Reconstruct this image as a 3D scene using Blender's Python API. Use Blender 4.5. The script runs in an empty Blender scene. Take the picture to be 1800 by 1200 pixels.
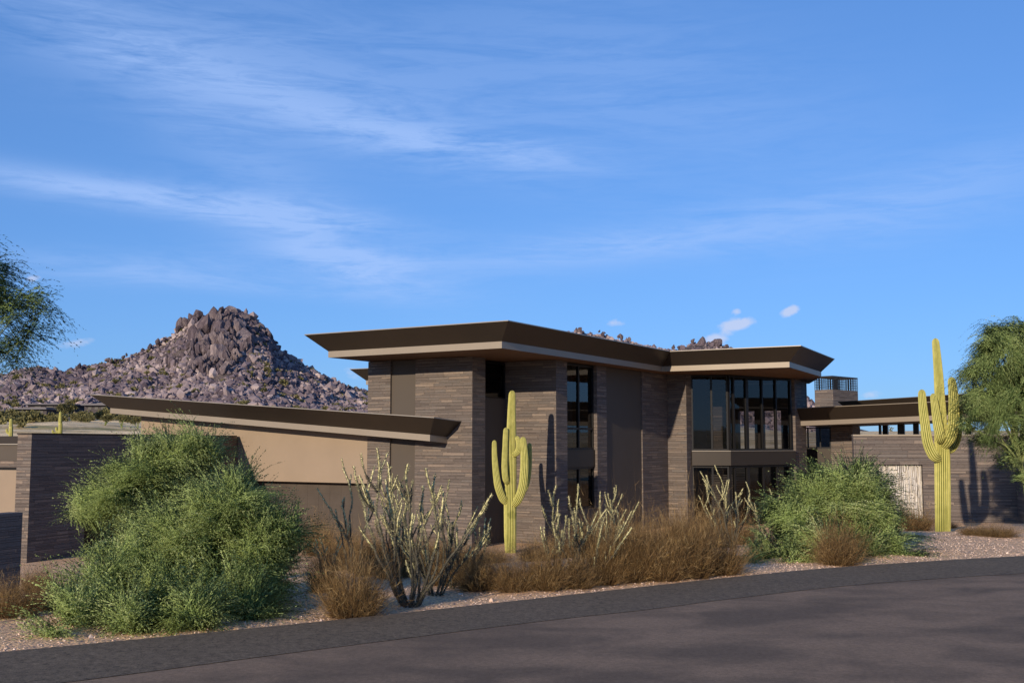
import bpy, math, random
import numpy as np
from mathutils import Vector, noise

scene = bpy.context.scene
C = scene.collection
R = math.radians

# ------------------------------------------------------------------ camera
F_PX = 1900.0                 # focal length in photo pixels (photo 1800 wide)
PITCH = math.atan(180 / F_PX) # horizon at row 780
cam_d = bpy.data.cameras.new('camera')
cam = bpy.data.objects.new('camera', cam_d)
C.objects.link(cam)
cam_d.sensor_width = 36
cam_d.lens = 36 * F_PX / 1800
cam_d.clip_end = 20000
cam_d.clip_start = 0.1
cam.location = (0, 0, 0)
cam.rotation_euler = (math.pi / 2 + PITCH, 0, 0)
scene.camera = cam

# ------------------------------------------------------------------ light
SUN_EL = R(12.6)
SUN_HEAD = R(26.6)            # heading the light travels towards, clockwise from +Y
sv = Vector((-math.sin(SUN_HEAD) * math.cos(SUN_EL), -math.cos(SUN_HEAD) * math.cos(SUN_EL), math.sin(SUN_EL)))
sl = bpy.data.lights.new('sun', 'SUN')
sl.energy = 5.0
sl.angle = R(0.5)
sl.color = (1.0, 0.84, 0.64)
so = bpy.data.objects.new('sun', sl)
C.objects.link(so)
so.rotation_euler = sv.to_track_quat('Z', 'Y').to_euler()
so.location = (-20, -40, 30)

w = bpy.data.worlds.new('World')
scene.world = w
w.use_nodes = True
nt = w.node_tree
nt.nodes.clear()


class G:
    """small node-graph helper"""
    def __init__(s, tree):
        s.t = tree

    def n(s, typ, **kw):
        nd = s.t.nodes.new(typ)
        for k, v in kw.items():
            setattr(nd, k, v)
        return nd

    def link(s, a, b):
        s.t.links.new(a, b)

    def val(s, sock, v):
        if hasattr(v, 'is_output') or isinstance(v, bpy.types.NodeSocket):
            s.link(v, sock)
        else:
            sock.default_value = v

    def m(s, op, a, b=0.0, c=None, clamp=False):
        nd = s.n('ShaderNodeMath', operation=op, use_clamp=clamp)
        s.val(nd.inputs[0], a)
        s.val(nd.inputs[1], b)
        if c is not None:
            s.val(nd.inputs[2], c)
        return nd.outputs[0]

    def comb(s, x, y, z=0.0):
        nd = s.n('ShaderNodeCombineXYZ')
        for i, v in enumerate((x, y, z)):
            s.val(nd.inputs[i], v)
        return nd.outputs[0]

    def noise(s, vec, scale, detail=4, rough=0.55, dist=0.0):
        nd = s.n('ShaderNodeTexNoise')
        if vec is not None:
            s.link(vec, nd.inputs['Vector'])
        nd.inputs['Scale'].default_value = scale
        nd.inputs['Detail'].default_value = detail
        nd.inputs['Roughness'].default_value = rough
        nd.inputs['Distortion'].default_value = dist
        return nd.outputs[0]

    def ramp(s, fac, stops, interp='LINEAR'):
        nd = s.n('ShaderNodeValToRGB')
        cr = nd.color_ramp
        cr.interpolation = interp
        while len(cr.elements) < len(stops):
            cr.elements.new(0.5)
        for e, (p, c) in zip(cr.elements, sorted(stops, key=lambda q: q[0])):
            e.position = p
        for e, (p, c) in zip(cr.elements, sorted(stops, key=lambda q: q[0])):
            e.color = (c[0], c[1], c[2], 1) if isinstance(c, (tuple, list)) else (c, c, c, 1)
        s.link(fac, nd.inputs[0])
        return nd.outputs[0]

    def mix(s, fac, a, b, mode='MIX'):
        nd = s.n('ShaderNodeMix', data_type='RGBA', blend_type=mode)
        s.val(nd.inputs[0], fac)
        for i, v in ((6, a), (7, b)):
            if isinstance(v, (tuple, list)):
                nd.inputs[i].default_value = (v[0], v[1], v[2], 1)
            else:
                s.link(v, nd.inputs[i])
        return nd.outputs[2]


g = G(nt)
sky = g.n('ShaderNodeTexSky', sky_type='NISHITA', sun_disc=False)
sky.sun_elevation = SUN_EL
sky.sun_rotation = math.atan2(sv.x, sv.y)
sky.altitude = 700
sky.air_density = 1.0
sky.dust_density = 0.35
sky.ozone_density = 4.5
tc = g.n('ShaderNodeTexCoord')
sep = g.n('ShaderNodeSeparateXYZ')
g.link(tc.outputs['Generated'], sep.inputs[0])
dx, dy, dz = sep.outputs
az = g.m('ARCTAN2', dx, dy)
el = g.m('ARCSINE', dz)


def aza(u):
    return math.atan((u - 900) / F_PX)


def ela(u, v):
    a = (u - 900) / F_PX
    b = (600 - v) / F_PX
    y = math.cos(PITCH) - b * math.sin(PITCH)
    z = math.sin(PITCH) + b * math.cos(PITCH)
    return math.atan2(z, math.hypot(a, y))


def blob(u, v, wu, wv, rot, amp):
    """soft elliptical region of the sky where a cloud lies (azimuth, elevation)"""
    ca, sa = math.cos(rot), math.sin(rot)
    x = g.m('SUBTRACT', az, aza(u))
    y = g.m('SUBTRACT', el, ela(u, v))
    xr = g.m('ADD', g.m('MULTIPLY', x, ca * F_PX / wu), g.m('MULTIPLY', y, sa * F_PX / wu))
    yr = g.m('ADD', g.m('MULTIPLY', x, -sa * F_PX / wv), g.m('MULTIPLY', y, ca * F_PX / wv))
    d2 = g.m('ADD', g.m('MULTIPLY', xr, xr), g.m('MULTIPLY', yr, yr))
    return g.m('MULTIPLY', g.m('POWER', 2.718, g.m('MULTIPLY', d2, -1.0)), amp)


ae = g.comb(az, g.m('MULTIPLY', el, 3.2), 0.0)
mp = g.n('ShaderNodeMapping')
mp.inputs['Rotation'].default_value = (0, 0, R(24))
mp.inputs['Scale'].default_value = (1.0, 2.2, 1)
g.link(ae, mp.inputs['Vector'])
wisp = g.noise(mp.outputs[0], 6.0, 8, 0.62, 1.1)
fine = g.noise(mp.outputs[0], 22.0, 6, 0.65, 1.2)
wisp2 = g.m('ADD', g.m('MULTIPLY', wisp, 0.72), g.m('MULTIPLY', fine, 0.28))
soft = g.m('MULTIPLY', g.m('SUBTRACT', wisp2, 0.33), 4.4, clamp=True)
region = None
for b in [(290, 352, 330, 24, R(-4), 1.25), (640, 230, 330, 42, R(-12), 0.62), (880, 265, 180, 24, R(-7), 0.55),
          (560, 440, 170, 40, R(-22), 0.7), (420, 500, 260, 16, R(-3), 0.4),
          (900, 450, 560, 26, R(3), 0.4), (1250, 400, 420, 40, R(8), 0.42), (1650, 350, 260, 60, R(14), 0.3),
          (500, 120, 560, 110, R(-8), 0.42), (150, 60, 300, 50, R(-10), 0.35), (450, 300, 260, 60, R(-30), 0.35), (620, 470, 200, 30, R(-10), 0.4), (1150, 130, 420, 130, R(-20), 0.24), (200, 470, 300, 30, R(2), 0.32)]:
    o_ = blob(*b)
    region = o_ if region is None else g.m('ADD', region, o_)
cirrus = g.m('MULTIPLY', g.m('MULTIPLY', soft, region), 1.0, clamp=True)
ae2 = g.comb(az, g.m('MULTIPLY', el, 1.5), 0.3)
puffn = g.noise(ae2, 58.0, 7, 0.62, 0.3)
puff = None
for b in [(1300, 570, 36, 13, R(8), 1.25), (1392, 547, 20, 10, R(28), 1.15), (1087, 566, 26, 9, 0, 0.6),
          (1258, 597, 26, 11, 0, 1.1), (1297, 547, 10, 7, 0, 0.9), (125, 603, 44, 13, R(8), 0.7), (48, 488, 16, 10, 0, 0.7), (1535, 694, 34, 9, 0, 0.6),
          (620, 655, 60, 20, 0, 0.5)]:
    o_ = blob(*b)
    puff = o_ if puff is None else g.m('ADD', puff, o_)
cum = g.m('MULTIPLY', g.m('SUBTRACT', g.m('ADD', g.m('MULTIPLY', puff, 0.8), puffn), 0.84), 2.8, clamp=True)
CLOUD_L = 6.4
hsv = g.n('ShaderNodeHueSaturation')
hsv.inputs['Hue'].default_value = 0.5
hsv.inputs['Saturation'].default_value = 1.0
hsv.inputs['Value'].default_value = 1.0
g.link(sky.outputs[0], hsv.inputs['Color'])
gm = g.n('ShaderNodeGamma')
gm.inputs['Gamma'].default_value = 0.56
g.link(hsv.outputs[0], gm.inputs['Color'])
sky_c = g.mix(1.0, gm.outputs[0], (0.93, 1.47, 2.38), 'MULTIPLY')
c1 = g.mix(g.m('MULTIPLY', cirrus, 0.66), sky_c, (3.0, 4.3, 7.2))
c2 = g.mix(g.m('MULTIPLY', cum, 0.68), c1, (4.6, 4.9, 6.2))
bg = g.n('ShaderNodeBackground')
bg.inputs['Strength'].default_value = 0.14
g.link(c2, bg.inputs['Color'])
wo = g.n('ShaderNodeOutputWorld')
g.link(bg.outputs[0], wo.inputs['Surface'])

scene.view_settings.view_transform = 'Standard'
scene.view_settings.look = 'None'
scene.view_settings.exposure = 0.0
scene.view_settings.gamma = 1.0
scene.render.engine = 'CYCLES'
scene.cycles.max_bounces = 8
scene.cycles.transparent_max_bounces = 16
scene.cycles.sample_clamp_indirect = 4


# ------------------------------------------------------------------ measuring helpers
def P(u, v, Y):
    """world point at forward distance Y seen at photo pixel u, v"""
    a = (u - 900) / F_PX
    b = (600 - v) / F_PX
    y = math.cos(PITCH) - b * math.sin(PITCH)
    z = math.sin(PITCH) + b * math.cos(PITCH)
    k = Y / y
    return Vector((a * k, Y, z * k))


def sstep(x, a, b):
    t = min(1, max(0, (x - a) / (b - a)))
    return t * t * (3 - 2 * t)


# road edge in plan (x, y)
EDGE_O = [(-60, -20), (-30, -3.5), (-14, 3.9), (-7.5, 7.6), (-4.46, 9.42), (-2.08, 10.96), (0, 12.48), (1.74, 13.8), (2.95, 14.7), (4.88, 15.95), (8.26, 17.5), (12.5, 18.9), (20, 20.6), (40, 24), (90, 30)]
EDGE_I = [(-59, -21.5), (-29.3, -4.9), (-13.4, 2.5), (-6.9, 6.2), (-3.95, 8.0), (-1.83, 9.63), (0.24, 11.2), (1.52, 12.05), (2.7, 12.95), (4.69, 14.25), (7.6, 15.5), (12.6, 17.1), (20.2, 18.9), (40.2, 22.3), (90.2, 28.3)]


def edge_y(x, E=EDGE_O):
    xs = [p[0] for p in E]
    ys = [p[1] for p in E]
    return float(np.interp(x, xs, ys))


ROAD_Z = -1.8


def gz(x, y):
    """terrain height"""
    r = math.hypot(x, y)
    ey = edge_y(x)
    d = y - ey
    far = float(np.interp(r, [0, 62, 85, 120, 160, 250, 400, 1000, 3000, 9000],
                          [-4.1, -4.1, -3.4, -1.0, 1.2, 4.6, 6.6, 11, 24, 60]))
    if r > 120 and far > 0:
        far *= 1 + 0.13 * (1 - sstep(x / max(y, 1), -0.1, 0.15)) * (1 - sstep(r, 420, 900))
    rt_ = sstep(x / max(y, 1), 0.15, 0.27) * (1 - sstep(r, 3000, 8000)) if y > 0 else 0.0
    if far > 0:
        far *= 1 - 0.42 * rt_ * sstep(r, 120, 200)
    if r > 62:
        k = sstep(r, 70, 130) * (1 - 0.6 * rt_)
        far += k * (1.0 + r * 0.002) * noise.noise(Vector((x * 0.02, y * 0.02, 3.1))) + k * 0.5 * noise.noise(Vector((x * 0.06, y * 0.06, 8.1))) + k * 0.75 * noise.noise(Vector((x * 0.07, y * 0.16, 2.1)))
    if d <= 0:
        side = ROAD_Z - 0.03
        if -d > 12:
            side += sstep(-d, 12, 60) * (far + 3.0 - ROAD_Z) * 0.6
        return side
    a = x / max(y, 1.0)
    right = sstep(a, 0.22, 0.36)
    low = -4.1 * (1 - right) + -2.72 * right
    span = 26 if right < 0.5 else 20
    span = 27 * (1 - right) + 20 * right
    t = sstep(d, 1.0, span)
    z = (ROAD_Z - 0.02) * (1 - t) + low * t
    z += 0.045 * noise.noise(Vector((x * 0.9, y * 0.9, 0))) * sstep(d, 0.1, 1.2) * (1 - sstep(d, 10, 30))
    z += 0.12 * noise.noise(Vector((x * 0.3, y * 0.3, 5))) * sstep(d, 1, 4) * (1 - sstep(d, 12, 30))
    if r > 62:
        z = z * (1 - sstep(r, 62, 110)) + far * sstep(r, 62, 110)
    return z


def hit(u, v):
    """where the ray of photo pixel u, v meets the ground"""
    Y = 6.0
    while Y < 90:
        p = P(u, v, Y)
        if p.z <= gz(p.x, p.y):
            return p
        Y += 0.05
    return P(u, v, 60)


# ------------------------------------------------------------------ materials
def mat(name, col=(0.5, 0.5, 0.5), rough=0.8, metal=0.0, spec=0.3):
    m = bpy.data.materials.new(name)
    m.use_nodes = True
    b = m.node_tree.nodes['Principled BSDF']
    b.inputs['Base Color'].default_value = (*col, 1)
    b.inputs['Roughness'].default_value = rough
    b.inputs['Metallic'].default_value = metal
    b.inputs['Specular IOR Level'].default_value = spec
    return m, G(m.node_tree), b


def bump(g_, b, h, strength=0.4, dist=0.02):
    bn = g_.n('ShaderNodeBump')
    bn.inputs['Strength'].default_value = strength
    bn.inputs['Distance'].default_value = dist
    g_.link(h, bn.inputs['Height'])
    g_.link(bn.outputs[0], b.inputs['Normal'])


def var_mat(name, c1, c2, scale, rough=0.8, metal=0.0, spec=0.3, bstr=0.2, bscale=None, bdist=0.01, detail=5, coords='Object'):
    m, g_, b = mat(name, c1, rough, metal, spec)
    t = g_.n('ShaderNodeTexCoord').outputs[coords]
    n1 = g_.noise(t, scale, detail, 0.6)
    g_.link(g_.mix(g_.m('MULTIPLY', g_.m('SUBTRACT', n1, 0.3), 2.5, clamp=True), c1, c2), b.inputs['Base Color'])
    if bstr:
        bump(g_, b, g_.noise(t, bscale or scale * 6, 4, 0.6), bstr, bdist)
    return m


def stone_mat(name, dark=1.0):
    m, g_, b = mat(name, (0.2, 0.16, 0.14), 0.85, 0, 0.25)
    uv = g_.n('ShaderNodeUVMap', uv_map='UVMap').outputs[0]
    s_ = g_.n('ShaderNodeSeparateXYZ')
    g_.link(uv, s_.inputs[0])
    U, V = s_.outputs[0], s_.outputs[1]
    per = 0.93
    hs = [0.115, 0.045, 0.06, 0.10, 0.04, 0.075, 0.035, 0.11, 0.05, 0.065, 0.04, 0.09, 0.04, 0.065]
    tot = sum(hs)
    vv = g_.m('DIVIDE', V, per)
    fr = g_.m('FRACT', g_.m('ADD', vv, 50.0))
    fl = g_.m('FLOOR', g_.m('ADD', vv, 50.0))
    st, jt = [], []
    a = 0
    for i, h in enumerate(hs):
        st.append((a / tot, (i + 0.5) / len(hs)))
        jt.append((a / tot, 1.0))
        jt.append(((a + 0.009) / tot, 0.0))
        a += h
    row = g_.ramp(fr, st, 'CONSTANT')
    joint = g_.ramp(fr, jt, 'CONSTANT')
    key = g_.m('ADD', g_.m('MULTIPLY', row, 37.0), g_.m('MULTIPLY', fl, 11.3))
    wn = g_.n('ShaderNodeTexWhiteNoise', noise_dimensions='1D')
    g_.link(key, wn.inputs['W'])
    off = g_.m('MULTIPLY', wn.outputs['Value'], 7.7)
    ln = g_.m('ADD', g_.m('MULTIPLY', g_.m('FRACT', g_.m('MULTIPLY', off, 3.3)), 0.55), 0.5)
    cu = g_.m('ADD', g_.m('DIVIDE', U, ln), off)
    cid = g_.m('FLOOR', cu)
    cf = g_.m('FRACT', g_.m('ADD', cu, 100.0))
    vj = g_.m('LESS_THAN', cf, 0.012)
    wn2 = g_.n('ShaderNodeTexWhiteNoise', noise_dimensions='2D')
    g_.link(g_.comb(cid, key), wn2.inputs['Vector'])
    rnd = wn2.outputs['Value']
    col = g_.ramp(rnd, [(0.0, (0.130, 0.106, 0.094)), (0.25, (0.180, 0.146, 0.126)), (0.45, (0.152, 0.130, 0.118)), (0.62, (0.205, 0.164, 0.138)),
                        (0.75, (0.172, 0.150, 0.136)), (0.88, (0.245, 0.190, 0.152)), (0.95, (0.27, 0.215, 0.175)), (1.0, (0.19, 0.145, 0.12))])
    mp_ = g_.n('ShaderNodeMapping')
    mp_.inputs['Scale'].default_value = (1.6, 14, 1)
    g_.link(uv, mp_.inputs['Vector'])
    nz = g_.noise(mp_.outputs[0], 4.0, 7, 0.7)
    nz2 = g_.noise(uv, 28.0, 4, 0.7)
    sh = g_.m('ADD', g_.m('MULTIPLY', nz, 1.1), g_.m('MULTIPLY', nz2, 0.5))
    sh = g_.m('ADD', sh, 0.02)
    sc = g_.n('ShaderNodeVectorMath', operation='SCALE')
    g_.link(col, sc.inputs[0])
    g_.link(g_.m('MULTIPLY', sh, dark), sc.inputs['Scale'])
    jm = g_.m('MAXIMUM', joint, vj)
    fin = g_.mix(g_.m('MULTIPLY', jm, 0.7), sc.outputs[0], (0.06, 0.045, 0.038))
    g_.link(fin, b.inputs['Base Color'])
    hgt = g_.m('SUBTRACT', g_.m('ADD', g_.m('MULTIPLY', rnd, 0.8), g_.m('MULTIPLY', nz, 0.7)), g_.m('MULTIPLY', jm, 0.9))
    bump(g_, b, hgt, 1.0, 0.02)
    return m


M = {}
M['stone'] = stone_mat('stone veneer')
M['stucco'] = var_mat('tan stucco', (0.275, 0.212, 0.155), (0.252, 0.195, 0.142), 0.7, 0.9, bstr=0.25, bscale=60, bdist=0.004)
M['taupe'] = var_mat('taupe panel', (0.078, 0.063, 0.050), (0.073, 0.059, 0.047), 1.2, 0.6, bstr=0.05, bscale=40, bdist=0.002)
M['bronze'] = var_mat('dark bronze metal', (0.040, 0.031, 0.024), (0.034, 0.027, 0.021), 0.6, 0.42, 0.35, 0.4, bstr=0.03, bscale=3)
M['fascia'] = var_mat('fascia metal', (0.28, 0.235, 0.18), (0.26, 0.215, 0.165), 0.8, 0.5, 0.25, 0.5, bstr=0.02)
M['soffit'] = var_mat('brown soffit', (0.15, 0.082, 0.042), (0.12, 0.065, 0.034), 1.0, 0.7, bstr=0.05)
M['rim'] = mat('roof rim metal', (0.34, 0.30, 0.25), 0.4, 0.4)[0]
M['fascia_dim'] = var_mat('dimmed fascia metal', (0.15, 0.12, 0.092), (0.135, 0.108, 0.083), 0.8, 0.5, 0.25, 0.5, bstr=0.02)  # dimmed copy of the fascia metal for the right-hand roofs
M['frame'] = mat('black window frame', (0.018, 0.017, 0.017), 0.4, 0.4)[0]
M['roomwall'] = mat('room wall', (0.10, 0.085, 0.075), 0.9)[0]
M['garage'] = var_mat('garage door', (0.075, 0.06, 0.05), (0.06, 0.048, 0.04), 1.5, 0.6, bstr=0.1, bscale=20)
m_, g_, b__ = mat('white carved plaster', (0.6, 0.52, 0.42), 0.9)
mpp_ = g_.n('ShaderNodeMapping')
mpp_.inputs['Scale'].default_value = (9, 9, 0.9)
g_.link(g_.n('ShaderNodeTexCoord').outputs['Object'], mpp_.inputs['Vector'])
nn_ = g_.noise(mpp_.outputs[0], 1.6, 6, 0.65, 0.6)
g_.link(g_.ramp(nn_, [(0.36, (0.22, 0.19, 0.16)), (0.44, (0.44, 0.40, 0.35)), (0.52, (0.62, 0.58, 0.53))]), b__.inputs['Base Color'])  # dark veins in the colour stand in for shade between carved strips
bump(g_, b__, nn_, 1.0, 0.05)
M['plaster'] = m_


def glass_mat():
    m = bpy.data.materials.new('window glass')
    m.use_nodes = True
    g_ = G(m.node_tree)
    m.node_tree.nodes.clear()
    tr = g_.n('ShaderNodeBsdfTransparent')
    tr.inputs[0].default_value = (0.42, 0.42, 0.43, 1)
    gl = g_.n('ShaderNodeBsdfGlossy')
    gl.inputs['Roughness'].default_value = 0.02
    gl.inputs['Color'].default_value = (0.7, 0.72, 0.76, 1)
    fr = g_.n('ShaderNodeFresnel')
    fr.inputs[0].default_value = 1.55
    mx = g_.n('ShaderNodeMixShader')
    g_.link(g_.m('ADD', g_.m('MULTIPLY', fr.outputs[0], 1.0), 0.0, clamp=True), mx.inputs[0])
    g_.link(tr.outputs[0], mx.inputs[1])
    g_.link(gl.outputs[0], mx.inputs[2])
    o = g_.n('ShaderNodeOutputMaterial')
    g_.link(mx.outputs[0], o.inputs[0])
    return m


M['glass'] = glass_mat()


def asphalt(name, base, patch, pscale, amp, grain, gamp):
    m, g_, b = mat(name, base, 0.9, 0, 0.25)
    t = g_.n('ShaderNodeTexCoord').outputs['Object']
    mp_ = g_.n('ShaderNodeMapping')
    mp_.inputs['Rotation'].default_value = (0, 0, R(-35))
    mp_.inputs['Scale'].default_value = (0.8, 1.1, 1)
    g_.link(t, mp_.inputs['Vector'])
    n1 = g_.noise(mp_.outputs[0], pscale, 3, 0.5, 0.4)
    n2 = g_.noise(t, grain, 3, 0.8)
    n3 = g_.noise(t, grain * 0.25, 4, 0.7)
    f = g_.m('MULTIPLY', g_.m('SUBTRACT', n1, 0.38), amp, clamp=True)
    col = g_.mix(f, base, patch)
    sc = g_.n('ShaderNodeVectorMath', operation='SCALE')
    g_.link(col, sc.inputs[0])
    g_.link(g_.m('ADD', g_.m('MULTIPLY', g_.m('SUBTRACT', g_.m('ADD', n2, n3), 1.0), gamp), 1.0), sc.inputs['Scale'])
    g_.link(sc.outputs[0], b.inputs['Base Color'])
    bump(g_, b, n2, 0.5, 0.006)
    return m


M['road'] = asphalt('road asphalt', (0.265, 0.175, 0.108), (0.150, 0.102, 0.065), 1.25, 3.6, 110.0, 1.2)
M['strip'] = asphalt('chip seal strip', (0.150, 0.110, 0.070), (0.130, 0.097, 0.062), 1.0, 2.0, 75.0, 2.2)


def ground_mat():
    m, g_, b = mat('desert ground', (0.45, 0.33, 0.26), 0.95, 0, 0.1)
    geo = g_.n('ShaderNodeNewGeometry').outputs['Position']
    n1 = g_.noise(geo, 0.5, 5, 0.6)
    n2 = g_.noise(geo, 22.0, 5, 0.75)
    vo = g_.n('ShaderNodeTexVoronoi')
    vo.inputs['Scale'].default_value = 26.0
    g_.link(geo, vo.inputs['Vector'])
    near = g_.mix(n1, (0.95, 0.60, 0.31), (0.86, 0.52, 0.27))
    near = g_.mix(g_.m('MULTIPLY', g_.m('SUBTRACT', n2, 0.5), 3.0, clamp=True), near, (0.95, 0.72, 0.50))
    near = g_.mix(g_.m('MULTIPLY', g_.m('SUBTRACT', vo.outputs['Distance'], 0.42), 3.0, clamp=True), near, (0.42, 0.28, 0.21))
    # far desert: pale sand, scrub and grass bands
    s_ = g_.n('ShaderNodeSeparateXYZ')
    g_.link(geo, s_.inputs[0])
    mp_ = g_.n('ShaderNodeMapping')
    mp_.inputs['Scale'].default_value = (0.022, 0.06, 0.02)
    g_.link(geo, mp_.inputs['Vector'])
    f1 = g_.noise(mp_.outputs[0], 1.0, 5, 0.65, 0.8)
    f2 = g_.noise(geo, 0.25, 5, 0.7)
    farc = g_.ramp(f1, [(0.30, (0.26, 0.24, 0.10)), (0.42, (0.72, 0.50, 0.24)), (0.52, (0.95, 0.72, 0.42)), (0.62, (0.66, 0.46, 0.22)), (0.72, (0.22, 0.24, 0.08))])
    farc = g_.mix(g_.m('MULTIPLY', g_.m('SUBTRACT', f2, 0.5), 4.0, clamp=True), farc, (0.16, 0.13, 0.09))
    ln = g_.n('ShaderNodeVectorMath', operation='LENGTH')
    g_.link(geo, ln.inputs[0])
    k = g_.m('DIVIDE', g_.m('SUBTRACT', ln.outputs['Value'], 60.0), 40.0, clamp=True)
    g_.link(g_.mix(k, near, farc), b.inputs['Base Color'])
    h = g_.m('SUBTRACT', g_.m('ADD', g_.noise(geo, 5.0, 6, 0.7), g_.m('MULTIPLY', n2, 0.4)), g_.m('MULTIPLY', vo.outputs['Distance'], 0.35))
    bump(g_, b, h, 0.9, 0.05)
    return m


M['ground'] = ground_mat()


def attr_mat(name, stops, rough=0.7, trans=0.0, attr='tint', spec=0.2, nscale=None, soft=False):
    """colour read from a per-face or per-vertex number stored when the thing was grown"""
    m = bpy.data.materials.new(name)
    m.use_nodes = True
    g_ = G(m.node_tree)
    b = m.node_tree.nodes['Principled BSDF']
    b.inputs['Roughness'].default_value = rough
    b.inputs['Specular IOR Level'].default_value = spec
    at = g_.n('ShaderNodeAttribute', attribute_name=attr)
    fac = at.outputs['Fac']
    if nscale:
        t = g_.n('ShaderNodeTexCoord').outputs['Object']
        fac = g_.m('ADD', fac, g_.m('MULTIPLY', g_.m('SUBTRACT', g_.noise(t, nscale, 5, 0.7), 0.5), 0.5), clamp=True)
    col = g_.ramp(fac, stops)
    g_.link(col, b.inputs['Base Color'])
    na = None
    if soft:
        na = g_.n('ShaderNodeAttribute', attribute_name='nrm').outputs['Vector']
        g_.link(na, b.inputs['Normal'])
    if trans:
        out = [n for n in m.node_tree.nodes if n.type == 'OUTPUT_MATERIAL'][0]
        tr = g_.n('ShaderNodeBsdfTranslucent')
        g_.link(col, tr.inputs[0])
        mx = g_.n('ShaderNodeMixShader')
        mx.inputs[0].default_value = trans
        g_.link(b.outputs[0], mx.inputs[1])
        g_.link(tr.outputs[0], mx.inputs[2])
        g_.link(mx.outputs[0], out.inputs[0])
    return m


M['leaf'] = attr_mat('palo verde leaf', [(0, (0.18, 0.25, 0.080)), (0.35, (0.345, 0.455, 0.150)), (0.7, (0.51, 0.62, 0.24)), (1, (0.68, 0.75, 0.38))], 0.8, 0.38, soft=True)
M['leaf_tree'] = attr_mat('palo verde tree leaf', [(0, (0.05, 0.11, 0.045)), (0.5, (0.28, 0.38, 0.135)), (1, (0.54, 0.62, 0.27))], 0.8, 0.35, soft=True)
M['greenbark'] = var_mat('green bark', (0.20, 0.24, 0.08), (0.14, 0.15, 0.06), 5, 0.8)
M['brush'] = attr_mat('dry brush', [(0, (0.05, 0.032, 0.018)), (0.4, (0.155, 0.092, 0.038)), (0.75, (0.29, 0.18, 0.070)), (0.94, (0.46, 0.33, 0.16)), (1, (0.6, 0.40, 0.08))], 0.85, 0.15)
M['cholla'] = attr_mat('cholla stem', [(0, (0.05, 0.045, 0.036)), (0.35, (0.11, 0.10, 0.074)), (0.6, (0.25, 0.235, 0.14)), (0.85, (0.52, 0.48, 0.23)), (1, (0.68, 0.62, 0.34))], 0.8, 0.0, nscale=30)
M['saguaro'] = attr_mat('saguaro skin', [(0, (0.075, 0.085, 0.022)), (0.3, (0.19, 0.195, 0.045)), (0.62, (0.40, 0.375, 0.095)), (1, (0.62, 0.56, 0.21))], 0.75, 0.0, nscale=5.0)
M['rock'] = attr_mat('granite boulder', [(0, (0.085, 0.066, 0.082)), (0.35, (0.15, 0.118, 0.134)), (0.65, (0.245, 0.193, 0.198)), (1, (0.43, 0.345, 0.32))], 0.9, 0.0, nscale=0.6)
M['scrub'] = attr_mat('far scrub', [(0, (0.07, 0.07, 0.035)), (0.6, (0.19, 0.175, 0.075)), (1, (0.32, 0.28, 0.12))], 0.9, 0.1)
M['pebble'] = attr_mat('gravel stone', [(0, (0.42, 0.29, 0.22)), (0.5, (0.66, 0.48, 0.37)), (1, (0.85, 0.7, 0.6))], 0.9, 0.0)


def rock_big_mat():
    m, g_, b = mat('dark granite', (0.13, 0.1, 0.11), 0.9, 0, 0.1)
    t = g_.n('ShaderNodeTexCoord').outputs['Object']
    mp_ = g_.n('ShaderNodeMapping')
    mp_.inputs['Scale'].default_value = (1, 1, 0.35)
    g_.link(t, mp_.inputs['Vector'])
    n1 = g_.noise(mp_.outputs[0], 2.2, 7, 0.7, 0.5)
    oi = g_.n('ShaderNodeObjectInfo').outputs['Random']
    f = g_.m('ADD', n1, g_.m('MULTIPLY', g_.m('SUBTRACT', oi, 0.5), 0.25))
    g_.link(g_.ramp(f, [(0.3, (0.075, 0.058, 0.07)), (0.45, (0.130, 0.102, 0.114)), (0.6, (0.20, 0.16, 0.162)), (0.75, (0.38, 0.30, 0.28))]), b.inputs['Base Color'])
    bump(g_, b, n1, 1.0, 0.9)
    return m


M['rockbig'] = rock_big_mat()


def hill_mat():
    m, g_, b = mat('hill soil', (0.2, 0.16, 0.15), 0.95, 0, 0.1)
    geo = g_.n('ShaderNodeNewGeometry').outputs['Position']
    n1 = g_.noise(geo, 0.35, 8, 0.7)
    g_.link(g_.ramp(n1, [(0.3, (0.05, 0.042, 0.04)), (0.5, (0.12, 0.095, 0.09)), (0.7, (0.2, 0.16, 0.14))]), b.inputs['Base Color'])
    bump(g_, b, n1, 1.0, 1.5)
    return m


M['hill'] = hill_mat()


# ------------------------------------------------------------------ object helpers
def link(o, parent=None):
    C.objects.link(o)
    if parent is not None:
        o.parent = parent
    return o


def tag(o, label=None, cat=None, group=None, kind=None):
    if label:
        o['label'] = label
    if cat:
        o['category'] = cat
    if group:
        o['group'] = group
    if kind:
        o['kind'] = kind
    return o


def empty(name, loc, label, cat, group=None):
    o = bpy.data.objects.new(name, None)
    o.location = loc
    o.empty_display_size = 0.3
    link(o)
    return tag(o, label, cat, group)


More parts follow.
